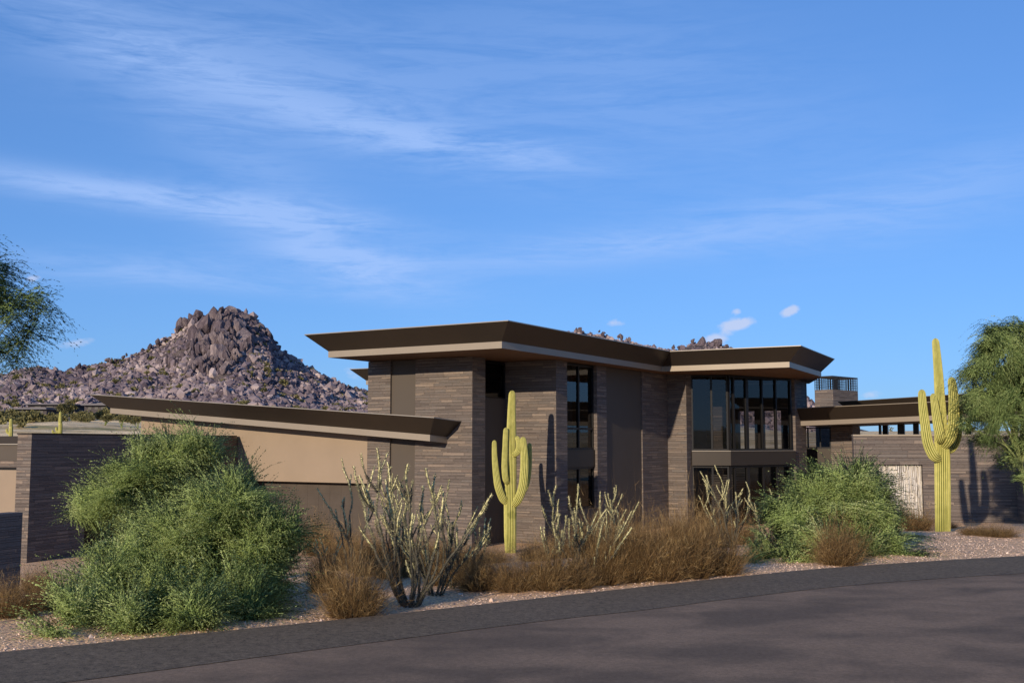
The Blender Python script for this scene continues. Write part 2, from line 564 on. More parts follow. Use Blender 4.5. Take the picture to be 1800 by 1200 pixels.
class MB:
    """collects faces (world or local coordinates) into one mesh with metre UVs"""
    def __init__(s, origin=(0, 0, 0)):
        s.v, s.f, s.uv = [], [], []
        s.o = Vector(origin)

    def face(s, pts, uv=None):
        i = len(s.v)
        pts = [Vector(p) for p in pts]
        s.v += [tuple(p - s.o) for p in pts]
        s.f.append(tuple(range(i, i + len(pts))))
        if uv is None:
            n = Vector((0, 0, 0))
            for k in range(len(pts)):
                a, b = pts[k], pts[(k + 1) % len(pts)]
                n += a.cross(b)
            if n.length > 0:
                n.normalize()
            if abs(n.z) < 0.7:
                h = Vector((-n.y, n.x, 0)).normalized()
                uv = [(p.dot(h), p.z) for p in pts]
            else:
                uv = [(p.x, p.y) for p in pts]
        s.uv += uv

    def prism(s, poly, z0, z1, caps=True):
        """poly: xy list counter-clockwise from above; z0, z1 numbers or lists"""
        n = len(poly)
        a = [Vector((p[0], p[1], z0[i] if isinstance(z0, (list, tuple)) else z0)) for i, p in enumerate(poly)]
        b = [Vector((p[0], p[1], z1[i] if isinstance(z1, (list, tuple)) else z1)) for i, p in enumerate(poly)]
        for i in range(n):
            j = (i + 1) % n
            s.face([a[i], a[j], b[j], b[i]])
        if caps:
            s.face(list(reversed(a)))
            s.face(b)

    def build(s, name, m, parent=None):
        me = bpy.data.meshes.new(name)
        me.from_pydata(s.v, [], s.f)
        ul = me.uv_layers.new(name='UVMap')
        ul.data.foreach_set('uv', np.array(s.uv, dtype=np.float32).ravel())
        me.materials.append(m)
        o = bpy.data.objects.new(name, me)
        if parent is None:
            o.location = s.o
        link(o, parent)
        return o


def np_mesh(name, verts, faces_flat, counts, m, tint=None, domain='FACE', parent=None, loc=None, smooth=False, nrm=None):
    me = bpy.data.meshes.new(name)
    nv, nl, nf = len(verts), len(faces_flat), len(counts)
    me.vertices.add(nv)
    me.vertices.foreach_set('co', np.asarray(verts, dtype=np.float32).ravel())
    me.loops.add(nl)
    me.loops.foreach_set('vertex_index', np.asarray(faces_flat, dtype=np.int32))
    me.polygons.add(nf)
    st = np.zeros(nf, dtype=np.int32)
    st[1:] = np.cumsum(counts)[:-1]
    me.polygons.foreach_set('loop_start', st)
    me.update(calc_edges=True)
    me.validate()
    me.polygons.foreach_set('use_smooth', np.full(nf, bool(smooth)))
    if tint is not None:
        at = me.attributes.new('tint', 'FLOAT', domain)
        at.data.foreach_set('value', np.asarray(tint, dtype=np.float32))
    if nrm is not None:
        an = me.attributes.new('nrm', 'FLOAT_VECTOR', 'FACE')
        an.data.foreach_set('vector', np.asarray(nrm, dtype=np.float32).ravel())
    me.materials.append(m)
    o = bpy.data.objects.new(name, me)
    if loc is not None:
        o.location = loc
    link(o, parent)
    return o


def tube(path, radii, seg=8, rib=None, cap=True):
    """returns verts, quads for a tube along path; rib(theta, t) scales radius"""
    V, Q, T = [], [], []
    n = len(path)
    up = Vector((0.13, 1, 0.05)).normalized()
    for i, p in enumerate(path):
        a = path[max(0, i - 1)]
        b = path[min(n - 1, i + 1)]
        t = (b - a).normalized()
        x = up.cross(t)
        if x.length < 1e-3:
            x = Vector((1, 0, 0))
        x.normalize()
        y = t.cross(x)
        for k in range(seg):
            th = 2 * math.pi * k / seg
            s_, tv = rib(th, i / (n - 1)) if rib else (1.0, 0.5)
            V.append(p + (x * math.cos(th) + y * math.sin(th)) * radii[i] * s_)
            T.append(tv)
        if i:
            for k in range(seg):
                k2 = (k + 1) % seg
                Q.append(((i - 1) * seg + k, (i - 1) * seg + k2, i * seg + k2, i * seg + k))
    if cap:
        Q.append(tuple(range((n - 1) * seg, n * seg)))
        Q.append(tuple(reversed(range(0, seg))))
    return V, Q, T


def build_vq(name, V, Q, m, T=None, parent=None, origin=None, smooth=True):
    o_ = Vector(origin) if origin is not None else Vector((0, 0, 0))
    vv = np.array([tuple(p - o_) for p in V], dtype=np.float32)
    flat = [i for q in Q for i in q]
    cnt = [len(q) for q in Q]
    return np_mesh(name, vv, flat, cnt, m, T, 'POINT', parent, o_ if (origin is not None and parent is None) else None, smooth)


def smooth_path(pts, n):
    """Catmull-Rom through points"""
    out = []
    k = len(pts) - 1
    for i in range(n):
        t = i / (n - 1) * k
        j = min(int(t), k - 1)
        f = t - j
        p0, p1, p2, p3 = pts[max(j - 1, 0)], pts[j], pts[j + 1], pts[min(j + 2, k)]
        out.append(0.5 * ((2 * p1) + (p2 - p0) * f + (2 * p0 - 5 * p1 + 4 * p2 - p3) * f * f + (3 * p1 - p0 - 3 * p2 + p3) * f ** 3))
    return out


# ------------------------------------------------------------------ ground, road
def build_ground():
    angs = list(np.arange(-42, 42.01, 0.35)) + list(np.arange(45, 318, 3.0))
    rs = [0.0, 1.5, 3, 4.5, 6, 7, 8]
    r = 8.0
    while r < 9000:
        r *= 1.012 if r < 60 else (1.025 if r < 700 else 1.15)
        rs.append(r)
    V = []
    na, nr = len(angs), len(rs)
    for r in rs:
        for a in angs:
            x, y = r * math.sin(R(a)), r * math.cos(R(a))
            V.append((x, y, gz(x, y)))
    flat, cnt = [], []
    for i in range(nr - 1):
        for k in range(na):
            k2 = (k + 1) % na
            q = (i * na + k, i * na + k2, (i + 1) * na + k2, (i + 1) * na + k)
            flat += q[::-1]
            cnt.append(4)
    o = np_mesh('ground', np.array(V), flat, cnt, M['ground'], smooth=True)
    tag(o, kind='structure')


build_ground()


def dense(E, step=0.6):
    xs = np.array([p[0] for p in E], float)
    ys = np.array([p[1] for p in E], float)
    k = np.arange(len(E))
    t = np.linspace(0, len(E) - 1, 240)
    # smooth interpolation
    out = smooth_path([Vector((p[0], p[1], 0)) for p in E], 260)
    return [(p.x, p.y) for p in out]


eo, ei = dense(EDGE_O), dense(EDGE_I)
mb = MB()
for i in range(len(ei) - 1):
    a, b = ei[i], ei[i + 1]
    a2 = (a[0] + 4.6, a[1] - 30)
    b2 = (b[0] + 4.6, b[1] - 30)
    mb.face([(a2[0], a2[1], ROAD_Z), (b2[0], b2[1], ROAD_Z), (b[0], b[1], ROAD_Z), (a[0], a[1], ROAD_Z)])
tag(mb.build('road', M['road']), kind='structure')
mb = MB()
for i in range(len(ei) - 1):
    a, b, c, d = ei[i], ei[i + 1], eo[i + 1], eo[i]
    z0, z1 = ROAD_Z + 0.004, ROAD_Z + 0.03
    mb.face([(a[0], a[1], z0), (b[0], b[1], z0), (c[0], c[1], z1), (d[0], d[1], z1)])
    mb.face([(c[0], c[1], z1), (d[0], d[1], z1), (d[0], d[1], z1 - 0.3), (c[0], c[1], z1 - 0.3)])
tag(mb.build('road_edge_strip', M['strip']), kind='structure')

# ------------------------------------------------------------------ house frame
T0 = Vector((-1.58, 43.0))
HR = R(31.5)
AX_F = Vector((math.cos(HR), -math.sin(HR)))   # along the front faces, to the right
AX_S = Vector((math.sin(HR), math.cos(HR)))    # going back
SOF = 3.466
BASE = -4.4
house_o = Vector((T0.x + 3, T0.y + 8, BASE))
house = empty('house', house_o, 'low modern desert house of dark stacked stone and tan stucco with wide flared flat roofs', 'house')


def W2(f, s):
    p = T0 + AX_F * f + AX_S * s
    return (p.x, p.y)


def hmb():
    return MB(house_o)


def box(mb_, f0, f1, s0, s1, z0, z1):
    mb_.prism([W2(f0, s0), W2(f1, s0), W2(f1, s1), W2(f0, s1)], z0, z1)


def hbox(name, m, *a, parent=None):
    b_ = hmb()
    box(b_, *a)
    return b_.build(name, m, parent or house)


EPS = 0.003
# tower (front stone mass)
b_ = hmb()
box(b_, -5.3, -4.11, 0, 1.2, BASE, SOF)
box(b_, -2.81, 0, 0, 0.95, BASE, SOF)
b_.build('stone_wall', M['stone'], house)
b_ = hmb()
box(b_, -4.11 + EPS, -2.81 - EPS, 0.10, 0.6, -2.05, SOF - EPS)
b_.build('wall_panel', M['taupe'], house)
b_ = hmb()
box(b_, -4.11 + EPS, -2.81 - EPS, 0.13, 0.6, BASE, -2.05 - EPS)
o_ = b_.build('wall_panel', mat('lower taupe panel', (0.085, 0.07, 0.058), 0.6)[0], house)
hbox('stone_wall', M['stone'], -5.3, -4.9, 1.2 + EPS, 11.0, BASE, SOF)
# side wall behind the tower corner, with a high window
hbox('stucco_wall', M['taupe'], -0.76, -0.46, 0.95 + EPS, 3.23 - EPS, BASE, 1.90)
hbox('stone_wall', M['stone'], -4.9 + EPS, -0.76, 10.6, 11.0, BASE, SOF)


def window(f0, s0, f1, s1, z0, z1, mull=(), trans=(), fw=0.06, depth=0.12, m=None):
    """glazed frame along the plan line (f0,s0)-(f1,s1); mull are fractions, trans are heights"""
    a, b = Vector(W2(f0, s0)), Vector(W2(f1, s1))
    d = (b - a)
    L = d.length
    d.normalize()
    nrm = Vector((d.y, -d.x))
    fr = hmb()

    def bar(t0, t1, za, zb, dep):
        p = [a + d * t0 + nrm * dep / 2, a + d * t1 + nrm * dep / 2, a + d * t1 - nrm * dep / 2, a + d * t0 - nrm * dep / 2]
        fr.prism([tuple(q) for q in reversed(p)], za, zb)
    bar(0, fw, z0, z1, depth)
    bar(L - fw, L, z0, z1, depth)
    bar(fw, L - fw, z0, z0 + fw, depth)
    bar(fw, L - fw, z1 - fw, z1, depth)
    for q in mull:
        mw = fw if not isinstance(q, tuple) else q[1]
        qq = q if not isinstance(q, tuple) else q[0]
        bar(L * qq - mw / 2, L * qq + mw / 2, z0 + fw, z1 - fw, depth * 0.96)
    for t in trans:
        bar(fw, L - fw, t - fw / 2, t + fw / 2, depth * 0.90)
    o = fr.build('window', M['frame'] if m is None else m, house)
    pn = hmb()
    p0, p1 = a + d * fw, b - d * fw
    pn.face([(p0.x, p0.y, z0 + fw), (p1.x, p1.y, z0 + fw), (p1.x, p1.y, z1 - fw), (p0.x, p0.y, z1 - fw)])
    pn.build('pane', M['glass'], o)
    return o


window(-0.52, 0.95, -0.52, 3.23, 1.905, SOF - 0.06)
# second stone block
hbox('stone_wall', M['stone'], -0.76, 2.01, 3.23, 4.19, BASE, SOF)
# two storey window strip
window(1.78, 4.19, 1.78, 6.95, -0.25, SOF - 0.03, mull=(0.5,), trans=(0.66,), fw=0.09)
hbox('spandrel', M['bronze'], 1.70, 1.90, 4.19 + EPS, 6.95 - EPS, -0.98, -0.25 - EPS)
window(1.78, 4.19, 1.78, 6.95, -2.78, -0.98 - EPS, mull=(0.5,), fw=0.09)
hbox('stucco_wall', M['taupe'], 1.65, 1.88, 4.19 + EPS, 6.95 - EPS, BASE, -2.78 - EPS)
hbox('stone_wall', M['stone'], 1.2, 2.01, 6.95, 7.88, BASE, SOF)
hbox('wall_panel', M['taupe'], 1.5, 1.95, 7.88 + EPS, 11.7 - EPS, BASE, SOF - EPS)
b_ = hmb()
b_.prism([W2(1.2, 11.7), W2(2.01, 11.7), W2(2.01, 14.73), W2(3.02, 14.73), W2(3.02, 15.45), W2(1.2, 15.45)], BASE, SOF)
b_.build('stone_wall', M['stone'], house)

# bay of glass
BP0 = (3.02 - 0.05, 15.47)


def FS(x, y):
    d = Vector((x, y)) - T0
    return (d.dot(AX_F), d.dot(AX_S))


BP1 = FS(10.86, 54.45)
BP2 = FS(14.85, 57.75)


def fr_of(u, A, B):
    """fraction along plan segment A-B (f,s) where photo column u falls"""
    a, b = Vector(W2(*A)), Vector(W2(*B))
    k = (u - 900) / F_PX
    d = b - a
    return (a.x - k * a.y) / (k * d.y - d.x)


ml = [fr_of(1250, BP0, BP1)]
mr = [fr_of(1288, BP1, BP2), (fr_of(1311, BP1, BP2), 0.2), fr_of(1338, BP1, BP2), fr_of(1362, BP1, BP2)]
for z0, z1 in ((-0.33, SOF - 0.02), (BASE + 0.4, -1.09)):
    window(BP0[0], BP0[1], BP1[0], BP1[1], z0, z1, mull=ml, fw=0.09, depth=0.16)
    window(BP1[0], BP1[1], BP2[0], BP2[1], z0, z1, mull=mr, fw=0.09, depth=0.16)
# spandrel band round the bay
b_ = hmb()
o0 = Vector(W2(*BP0)); o1 = Vector(W2(*BP1)); o2 = Vector(W2(*BP2))
def off(a, b, d_):
    t = (b - a).normalized()
    return Vector((t.y, -t.x)) * d_
q0 = o0 + off(o0, o1, 0.28)
q1 = o1 + off(o0, o1, 0.28) * 0.9 + off(o1, o2, 0.28) * 0.35
q2 = o2 + off(o1, o2, 0.28)
i0 = o0 - off(o0, o1, 0.3); i1 = o1 - off(o0, o1, 0.3); i2 = o2 - off(o1, o2, 0.3)
b_.prism([tuple(q0), tuple(q1), tuple(q2), tuple(i2), tuple(i1), tuple(i0)], -1.065, -0.36)
sp = b_.build('spandrel', M['bronze'], house)
b_ = hmb()
b_.prism([tuple(q0 + Vector((-.01, -.02))), tuple(q1 + Vector((0, -.03))), tuple(q2 + Vector((.02, -.02))), tuple(i2), tuple(i1), tuple(i0)], -0.357, -0.333)
b_.build('sill', M['rim'], sp)
# room behind the bay: floors, back wall with openings, columns
b_ = hmb()
b_.prism([W2(3.1, 15.9), W2(4.5, 16.9), W2(5.8, 21.0), W2(5.8, 25.5), W2(1.3, 25.5), W2(1.3, 15.9)], -1.05, -0.37)
b_.prism([W2(3.1, 15.9), W2(4.5, 16.9), W2(5.8, 21.0), W2(5.8, 25.5), W2(1.3, 25.5), W2(1.3, 15.9)], BASE, BASE + 0.39)
b_.build('floor_slab', M['roomwall'], house)
b_ = hmb()
for f0, f1 in ((1.3, 2.0), (3.0, 3.5), (4.6, 5.1)):
    box(b_, f0, f1, 25.0, 25.4, -0.36, SOF - 0.02)
box(b_, 1.3, 6.0, 25.05, 25.3, 1.9, SOF - 0.03)
box(b_, 1.3, 6.0, 25.05, 25.3, BASE + .4, -1.06)
b_.build('inner_wall', M['roomwall'], house)
hbox('inner_wall', M['stone'], 2.4, 3.3, 19.0, 19.5, BASE + .4, SOF - .02)
hbox('inner_wall', M['roomwall'], 1.3, 1.6, 15.95, 25.0, BASE + .4, SOF - .02)
b_ = hmb()
k_ = 0
while k_ < 34:
    z = BASE + 0.75 + k_ * 0.085
    b_.prism([W2(3.3, 17.2), W2(4.9, 18.2), W2(4.87, 18.26), W2(3.27, 17.26)], z, z + 0.03)
    k_ += 1
b_.build('shutter', mat('shutter slats', (0.35, 0.31, 0.26), 0.6)[0], house)
# stone pier right of the bay
hbox('stone_wall', M['stone'], 5.72, 6.5, 21.35, 23.3, BASE, SOF)
# body of the house behind the side wall (closes the view through windows)
b_ = hmb()
box(b_, 0.6, 0.8, 4.25, 6.9, BASE, SOF - 0.01)
box(b_, 0.8 + EPS, 1.6, 4.25, 6.9, -0.75, -0.45)
box(b_, -3.0, -2.8, 1.0, 3.2, 0, SOF - 0.01)
b_.build('inner_wall', M['roomwall'], house)


# roofs with a lit fascia band and a flared dark metal flange
def offset_poly(poly, d):
    n = len(poly)
    out = []
    for i in range(n):
        p0, p1, p2 = Vector(poly[i - 1]), Vector(poly[i]), Vector(poly[(i + 1) % n])
        e1, e2 = (p1 - p0).normalized(), (p2 - p1).normalized()
        n1, n2 = Vector((e1.y, -e1.x)), Vector((e2.y, -e2.x))
        b = (n1 + n2)
        b = b / max(b.dot(n1), 0.2)
        out.append(p1 + b * d)
    return [tuple(p) for p in out]


def roof(poly, zb, run=0.68, rise=0.64, fh=0.25, soffit=None, fm='fascia', rm='rim'):
    """poly: xy counter-clockwise; zb: soffit height at each corner"""
    n = len(poly)
    zb = zb if isinstance(zb, list) else [zb] * n
    outer = offset_poly(poly, run)
    inner = offset_poly(poly, -0.004)
    fl = hmb()
    zi = [z + fh for z in zb]
    zo = [z + fh + rise for z in zb]
    T = 0.03
    for i in range(n):
        j = (i + 1) % n
        fl.face([(*poly[i], zi[i]), (*poly[j], zi[j]), (*outer[j], zo[j]), (*outer[i], zo[i])])
    fl.face([(*outer[i], zo[i] + T) for i in range(n)])
    ro = fl.build('roof', M['bronze'], house)
    fa = hmb()
    for i in range(n):
        j = (i + 1) % n
        fa.face([(*poly[i], zb[i]), (*poly[j], zb[j]), (*poly[j], zi[j]), (*poly[i], zi[i])])
    fa.build('fascia', M[fm], ro)
    sf = hmb()
    sf.face([(*inner[i], zb[i] + 0.012) for i in reversed(range(n))])
    sf.build('soffit', soffit or M['soffit'], ro)
    ri = hmb()
    for i in range(n):
        j = (i + 1) % n
        ri.face([(*outer[i], zo[i] - 0.004), (*outer[j], zo[j] - 0.004), (*outer[j], zo[j] + T), (*outer[i], zo[i] + T)])
    ri.build('rim', M[rm], ro)
    return ro


def ccw(poly):
    a = sum(poly[i - 1][0] * poly[i][1] - poly[i][0] * poly[i - 1][1] for i in range(len(poly)))
    return poly if a > 0 else list(reversed(poly))


A_ = (-0.37, 39.2)
B_ = (-7.42, 43.5)
s_in = 14.5
I_ = (7.25, 52.0)
J_ = (12.62, 49.05)
K_ = (16.05, 56.0)
Bb = (B_[0] + AX_S.x * 13, B_[1] + AX_S.y * 13)
Kb = (K_[0] - AX_F.x * 9, K_[1] - AX_F.y * 9)
roof(ccw([B_, A_, I_, J_, K_, (17.2, 62.5), (10.2, 66.5), Bb]), SOF + 0.003)
# rear left roof
X1 = (-8.6, 63.6)
roof(ccw([X1, (X1[0] + AX_F.x * 9, X1[1] + AX_F.y * 9), (X1[0] + AX_F.x * 9 + AX_S.x * 8, X1[1] + AX_F.y * 9 + AX_S.y * 8), (X1[0] + AX_S.x * 8, X1[1] + AX_S.y * 8)]), SOF + 0.003)
f1_, s1_ = FS(*X1)
hbox('stone_wall', M['stone'], f1_ + 2.6, f1_ + 8, s1_ + 2.6, s1_ + 7, BASE, SOF)

# garage wing: rising eave to the left
def zl(f):
    return 0.109 + 0.072 * (-1.19 - f)


rl = [(-20.3, -1.2), (-1.19, -1.2), (-1.19, 9.0), (-20.3, 9.0)]
roof([W2(*p) for p in rl], [zl(p[0]) - (0.7 if p[1] > 5 else 0) for p in rl], soffit=M['taupe'])
b_ = hmb()
pl = [(-19.6, 0.1), (-5.3 - EPS, 0.1), (-5.3 - EPS, 0.45), (-19.6, 0.45)]
b_.prism([W2(*p) for p in pl], -1.655, [zl(p[0]) + 0.01 for p in pl])
pl = [(-19.6, 0.1), (-13.2, 0.1), (-13.2, 0.45), (-19.6, 0.45)]
b_.prism([W2(*p) for p in pl], BASE, -1.655 - EPS)
pl = [(-19.6, 0.45 + EPS), (-19.25, 0.45 + EPS), (-19.25, 8.0), (-19.6, 8.0)]
b_.prism([W2(*p) for p in pl], BASE, [zl(p[0]) + 0.01 - (0.55 if p[1] > 5 else 0) for p in pl])
b_.build('stucco_wall', M['stucco'], house)
b_ = hmb()
box(b_, -13.2 + EPS, -5.3 - EPS, 0.72, 0.80, BASE, -1.5)
for i in range(5):
    z = BASE + 0.25 + i * 0.5
    for j in range(12):
        f = -13.1 + j * 0.645
        box(b_, f, f + 0.640, 0.712, 0.72 - EPS, z, z + 0.495)
b_.build('garage_door', M['garage'], house)

# right wing: rising eave to the right on slim posts
def zr(f):
    return 0.98 + 0.031 * (f - 6.53)


rr = [(6.3, 22.3), (27, 22.3), (27, 29.0), (6.3, 29.0)]
roof([W2(*p) for p in rr], [zr(p[0]) for p in rr], soffit=M['taupe'], fm='fascia_dim', rm='fascia_dim')
hbox('stone_wall', M['stone'], 7.05, 8.25, 26.2, 28.0, BASE, 1.0)
window(5.0, 26.3, 7.04, 26.3, -0.25, 0.96, mull=(0.35, 0.7), fw=0.07)
hbox('spandrel', M['bronze'], 5.0, 7.04, 26.25, 26.5, BASE, -0.26)
for u, wd in ((1545, 0.12), (1582, 0.36), (1608, 0.28), (1700, 0.25), (1745, 0.3), (1800, 0.3)):
    k = (u - 900) / F_PX
    s_ = 26.4
    base_ = T0 + AX_S * s_
    f_ = (k * base_.y - base_.x) / (AX_F.x - k * AX_F.y)
    hbox('post', M['frame'], f_ - wd / 2, f_ + wd / 2, s_ - 0.1, s_ + 0.1, BASE, zr(f_) - 0.004)
# roof farther behind on the right
def zq(f):
    return 2.37 - 0.89 + 0.047 * (f - 4.39)


rq = [(7.2, 30.6), (26, 30.6), (26, 34), (7.2, 34)]
roof([W2(*p) for p in rq], [zq(p[0]) for p in rq], soffit=M['taupe'], fm='fascia_dim', rm='bronze')
hbox('post', M['frame'], 8.6, 8.9, 32, 32.3, BASE, zq(8.6))
hbox('post', M['frame'], 24, 24.3, 32, 32.3, BASE, zq(24))

# chimney with spark screen
cc = Vector((P(1464.5, 700, 74.0).x, 74.0))
hd = R(45)
d1 = Vector((math.sin(hd), math.cos(hd)))
d2 = Vector((-math.cos(hd), math.sin(hd)))
def on(u, d, base):
    k = (u - 900) / F_PX
    return (k * base.y - base.x) / (d.x - k * d.y)


lr, ll = on(1508, d1, cc), on(1432, d2, cc)
cp = [cc, cc + d1 * lr, cc + d1 * lr + d2 * ll, cc + d2 * ll]
b_ = hmb()
b_.prism([tuple(p) for p in cp], BASE, 3.72)
ch = b_.build('chimney', M['stone'], house)
b_ = hmb()
ctr = sum(cp, Vector((0, 0))) / 4
cin = [ctr + (p - ctr) * 0.985 for p in cp]
def vbar(mb_, p, z0, z1, r_=0.018):
    mb_.prism([(p.x - r_, p.y - r_), (p.x + r_, p.y - r_), (p.x + r_, p.y + r_), (p.x - r_, p.y + r_)], z0, z1)
for i in range(4):
    a, b = cin[i], cin[(i + 1) % 4]
    n_ = max(4, int((b - a).length / 0.17))
    for k in range(n_):
        vbar(b_, a + (b - a) * k / n_, 3.722, 4.56)
    for z in (3.9, 4.07, 4.24, 4.4):
        d_ = (b - a).normalized() * 0.02
        nn = Vector((d_.y, -d_.x)).normalized() * 0.012
        b_.prism([tuple(a + nn), tuple(b + nn), tuple(b - nn), tuple(a - nn)][::-1], z, z + 0.02)
b_.build('spark_screen', M['frame'], ch)
b_ = hmb()
b_.prism([tuple(ctr + (p - ctr) * 1.01) for p in cp], 4.563, 4.66)
b_.build('cap', M['bronze'], ch)


# ------------------------------------------------------------------ free-standing walls and outbuildings
def wall_obj(name, poly, z0, z1, m, label, cat='garden wall'):
    o = MB((poly[0][0], poly[0][1], z0))
    o.prism(ccw(poly), z0, z1)
    ob = o.build(name, m)
    tag(ob, label, cat)
    return ob


# long dark wall on the left: near corner at column 56, far end at the garage front
nc = P(56, 763, 38.0)
fc = P(417, 767, 49.7)
dv = Vector((fc.x - nc.x, fc.y - nc.y)); LW = dv.length; dv.normalize()
nv = Vector((dv.y, -dv.x))
nc2 = Vector((nc.x, nc.y))
zt = 0.335
org = (nc.x, nc.y, BASE)
wl = empty('courtyard_wall', org, 'long dark stone courtyard wall in shade left of the garage, with a low black opening', 'garden wall')
def lw(mb_, t0, t1, z0, z1, th0=0.0, th1=0.62):
    a, b = nc2 + dv * t0, nc2 + dv * t1
    mb_.prism(ccw([tuple(a - nv * th0), tuple(b - nv * th0), tuple(b - nv * th1), tuple(a - nv * th1)]), z0, z1)
def lt(u):
    return on(u, dv, nc2)
b_ = MB(org)
o1_, o2_ = lt(157), lt(262)
lw(b_, 0, o1_, BASE, zt)
lw(b_, o2_, LW - 0.02, BASE, zt)
lw(b_, o1_, o2_, -3.0, zt)
b_.build('stone_wall', M['stone'], wl)
b_ = MB(org)
lw(b_, o1_ + EPS, o2_ - EPS, BASE, -3.0 - EPS, 0.35, 0.45)  # black slab set back in the wall paints the opening's darkness
b_.build('opening_dark', M['frame'], wl)
b_ = MB(org)
lw(b_, -0.03, LW - 0.05, zt + EPS, zt + 0.05, -0.02, 0.64)
b_.build('coping', M['bronze'], wl)

# outbuilding at the far left edge
ob0 = nc2 - nv * 0.62 + dv * 0.25
org = (ob0.x, ob0.y, BASE)
obd = empty('outbuilding', org, 'tan stucco outbuilding with a dark window band, cut by the left edge', 'building')
def ob_box(name, m, t0, t1, z0, z1, d0=0.0, d1=4.0, parent=None):
    b = MB(org)
    a = ob0 - nv * t0; c = ob0 - nv * t1
    b.prism(ccw([tuple(a + dv * d0), tuple(c + dv * d0), tuple(c + dv * d1), tuple(a + dv * d1)]), z0, z1)
    return b.build(name, m, parent or obd)
ob_box('stucco_wall', M['stucco'], 0.003, 8, BASE, -0.92)
ob_box('lintel', M['frame'], 0.003, 8, -0.92 + EPS, -0.83, 0.06)
ob_box('stone_band', M['stone'], 0.003, 8, -0.83 + EPS, -0.60)
wf = ob_box('window', M['taupe'], 0.003, 8, -0.60 + EPS, -0.03, 0.08)
ob_box('ledge', M['rim'], 0.003, 8, -0.03 + EPS, 0.01, -0.03)
ob_box('roof', M['bronze'], 0.003, 8, 0.013, 0.28, 0.0)

# nearer low dark wall at the left edge
lc = P(40, 900, 25.0)
a = Vector((lc.x, lc.y))
wall_obj('low_wall', [tuple(a), tuple(a - dv * 5.5), tuple(a - dv * 5.5 - nv * 0.4), tuple(a - nv * 0.4)], -4.2, lc.z, M['stone'],
         'low dark stone wall at the left edge, nearer than the outbuilding')

# stone garden wall on the right with a white carved panel
gl_ = P(1500, 766, 37.6)
gw = Vector((gl_.x, gl_.y))
gd = Vector((math.cos(R(10)), -math.sin(R(10))))
gn = Vector((gd.y, -gd.x))
gzt = gl_.z
org = (gw.x, gw.y, -3.6)
gwl = empty('garden_wall', org, 'long stone garden wall with a recessed white carved panel, behind the tall right saguaro', 'garden wall')
def gt(u):
    return on(u, gd, gw)
def gwb(mb_, t0, t1, z0, z1, d0=0.0, d1=0.4):
    a, b = gw + gd * t0, gw + gd * t1
    mb_.prism(ccw([tuple(a - gn * d0), tuple(b - gn * d0), tuple(b - gn * d1), tuple(a - gn * d1)]), z0, z1)
tp0, tp1, tend = gt(1538), gt(1617), gt(1779)
zp1, zp0 = P(1617, 817, 37).z, -2.55
b_ = MB(org)
gwb(b_, 0, tp0, -3.6, gzt)
gwb(b_, tp1, tend, -3.6, gzt)
gwb(b_, tp0, tp1, zp1, gzt)
gwb(b_, tp0, tp1, -3.6, zp0)
b_.build('stone_wall', M['stone'], gwl)
b_ = MB(org)
random.seed(4)
t = tp0 + 0.01
gwb(b_, tp0 + EPS, tp1 - EPS, zp0 + EPS, zp1 - EPS, 0.22, 0.3)
while t < tp1 - 0.05:
    wd = random.uniform(0.03, 0.06)
    z = zp0 + 0.01
    sh = 0
    while z < zp1 - 0.05:
        hh = min(random.uniform(0.2, 0.6), zp1 - 0.01 - z)
        sh = random.uniform(-0.012, 0.012)
        gwb(b_, t + sh + 0.012, t + wd + sh, z, z + hh, 0.09 + random.uniform(0, 0.11), 0.218)
        z += hh
    t += wd + 0.018
b_.build('carved_panel', M['plaster'], gwl)
b_ = MB(org)
gwb(b_, -0.02, tend + 0.02, gzt + EPS, gzt + 0.05, -0.03, 0.43)
b_.build('coping', M['fascia'], gwl)
# wall that turns back at the right
a = gw + gd * (tend + 0.003)
wall_obj('return_wall', [tuple(a + gn * 0.9), tuple(a + gn * 0.9 + gd * 8), tuple(a - gn * 0.2 + gd * 8), tuple(a - gn * 0.2)], -3.6, gzt - 0.02, M['stone'],
         'stone wall stepping forward at the right edge behind the green tree')


# ------------------------------------------------------------------ saguaros
def sag_rib(nr, seed=0):
    def f(th, t):
        c = math.cos(nr * th + 0.5 * math.sin(t * 7 + seed))
        sc = 1 + 0.10 * c
        return sc, 0.5 + 0.42 * c + 0.1 * noise.noise(Vector((math.cos(th) * 3, math.sin(th) * 3, t * 25 + seed)))
    return f


def sag_limb(pts, w, nr, seed, taper_end=0.35, n=60, root=False):
    """pts world points, w: list of radii at the points"""
    path = smooth_path(pts, n)
    rr_ = np.interp(np.linspace(0, len(w) - 1, n), range(len(w)), w)
    # dome the tip
    tip = path[-1]
    L = [0.0]
    for i in range(1, n):
        L.append(L[-1] + (path[i] - path[i - 1]).length)
    rad = []
    rt = rr_[-1]
    for i in range(n):
        d = L[-1] - L[i]
        r = rr_[i]
        hd_ = rt * 1.6
        if d < hd_:
            r *= math.sqrt(max(0.0, 1 - (1 - d / hd_) ** 2)) * 0.97 + 0.03
        if root and L[i] < rt:
            r *= 0.85 + 0.15 * L[i] / rt
        r *= 1 + 0.03 * noise.noise(Vector((seed, L[i] * 3, 0)))
        rad.append(r)
    # more rings near the tip
    return tube(path, rad, nr * 6, sag_rib(nr, seed))


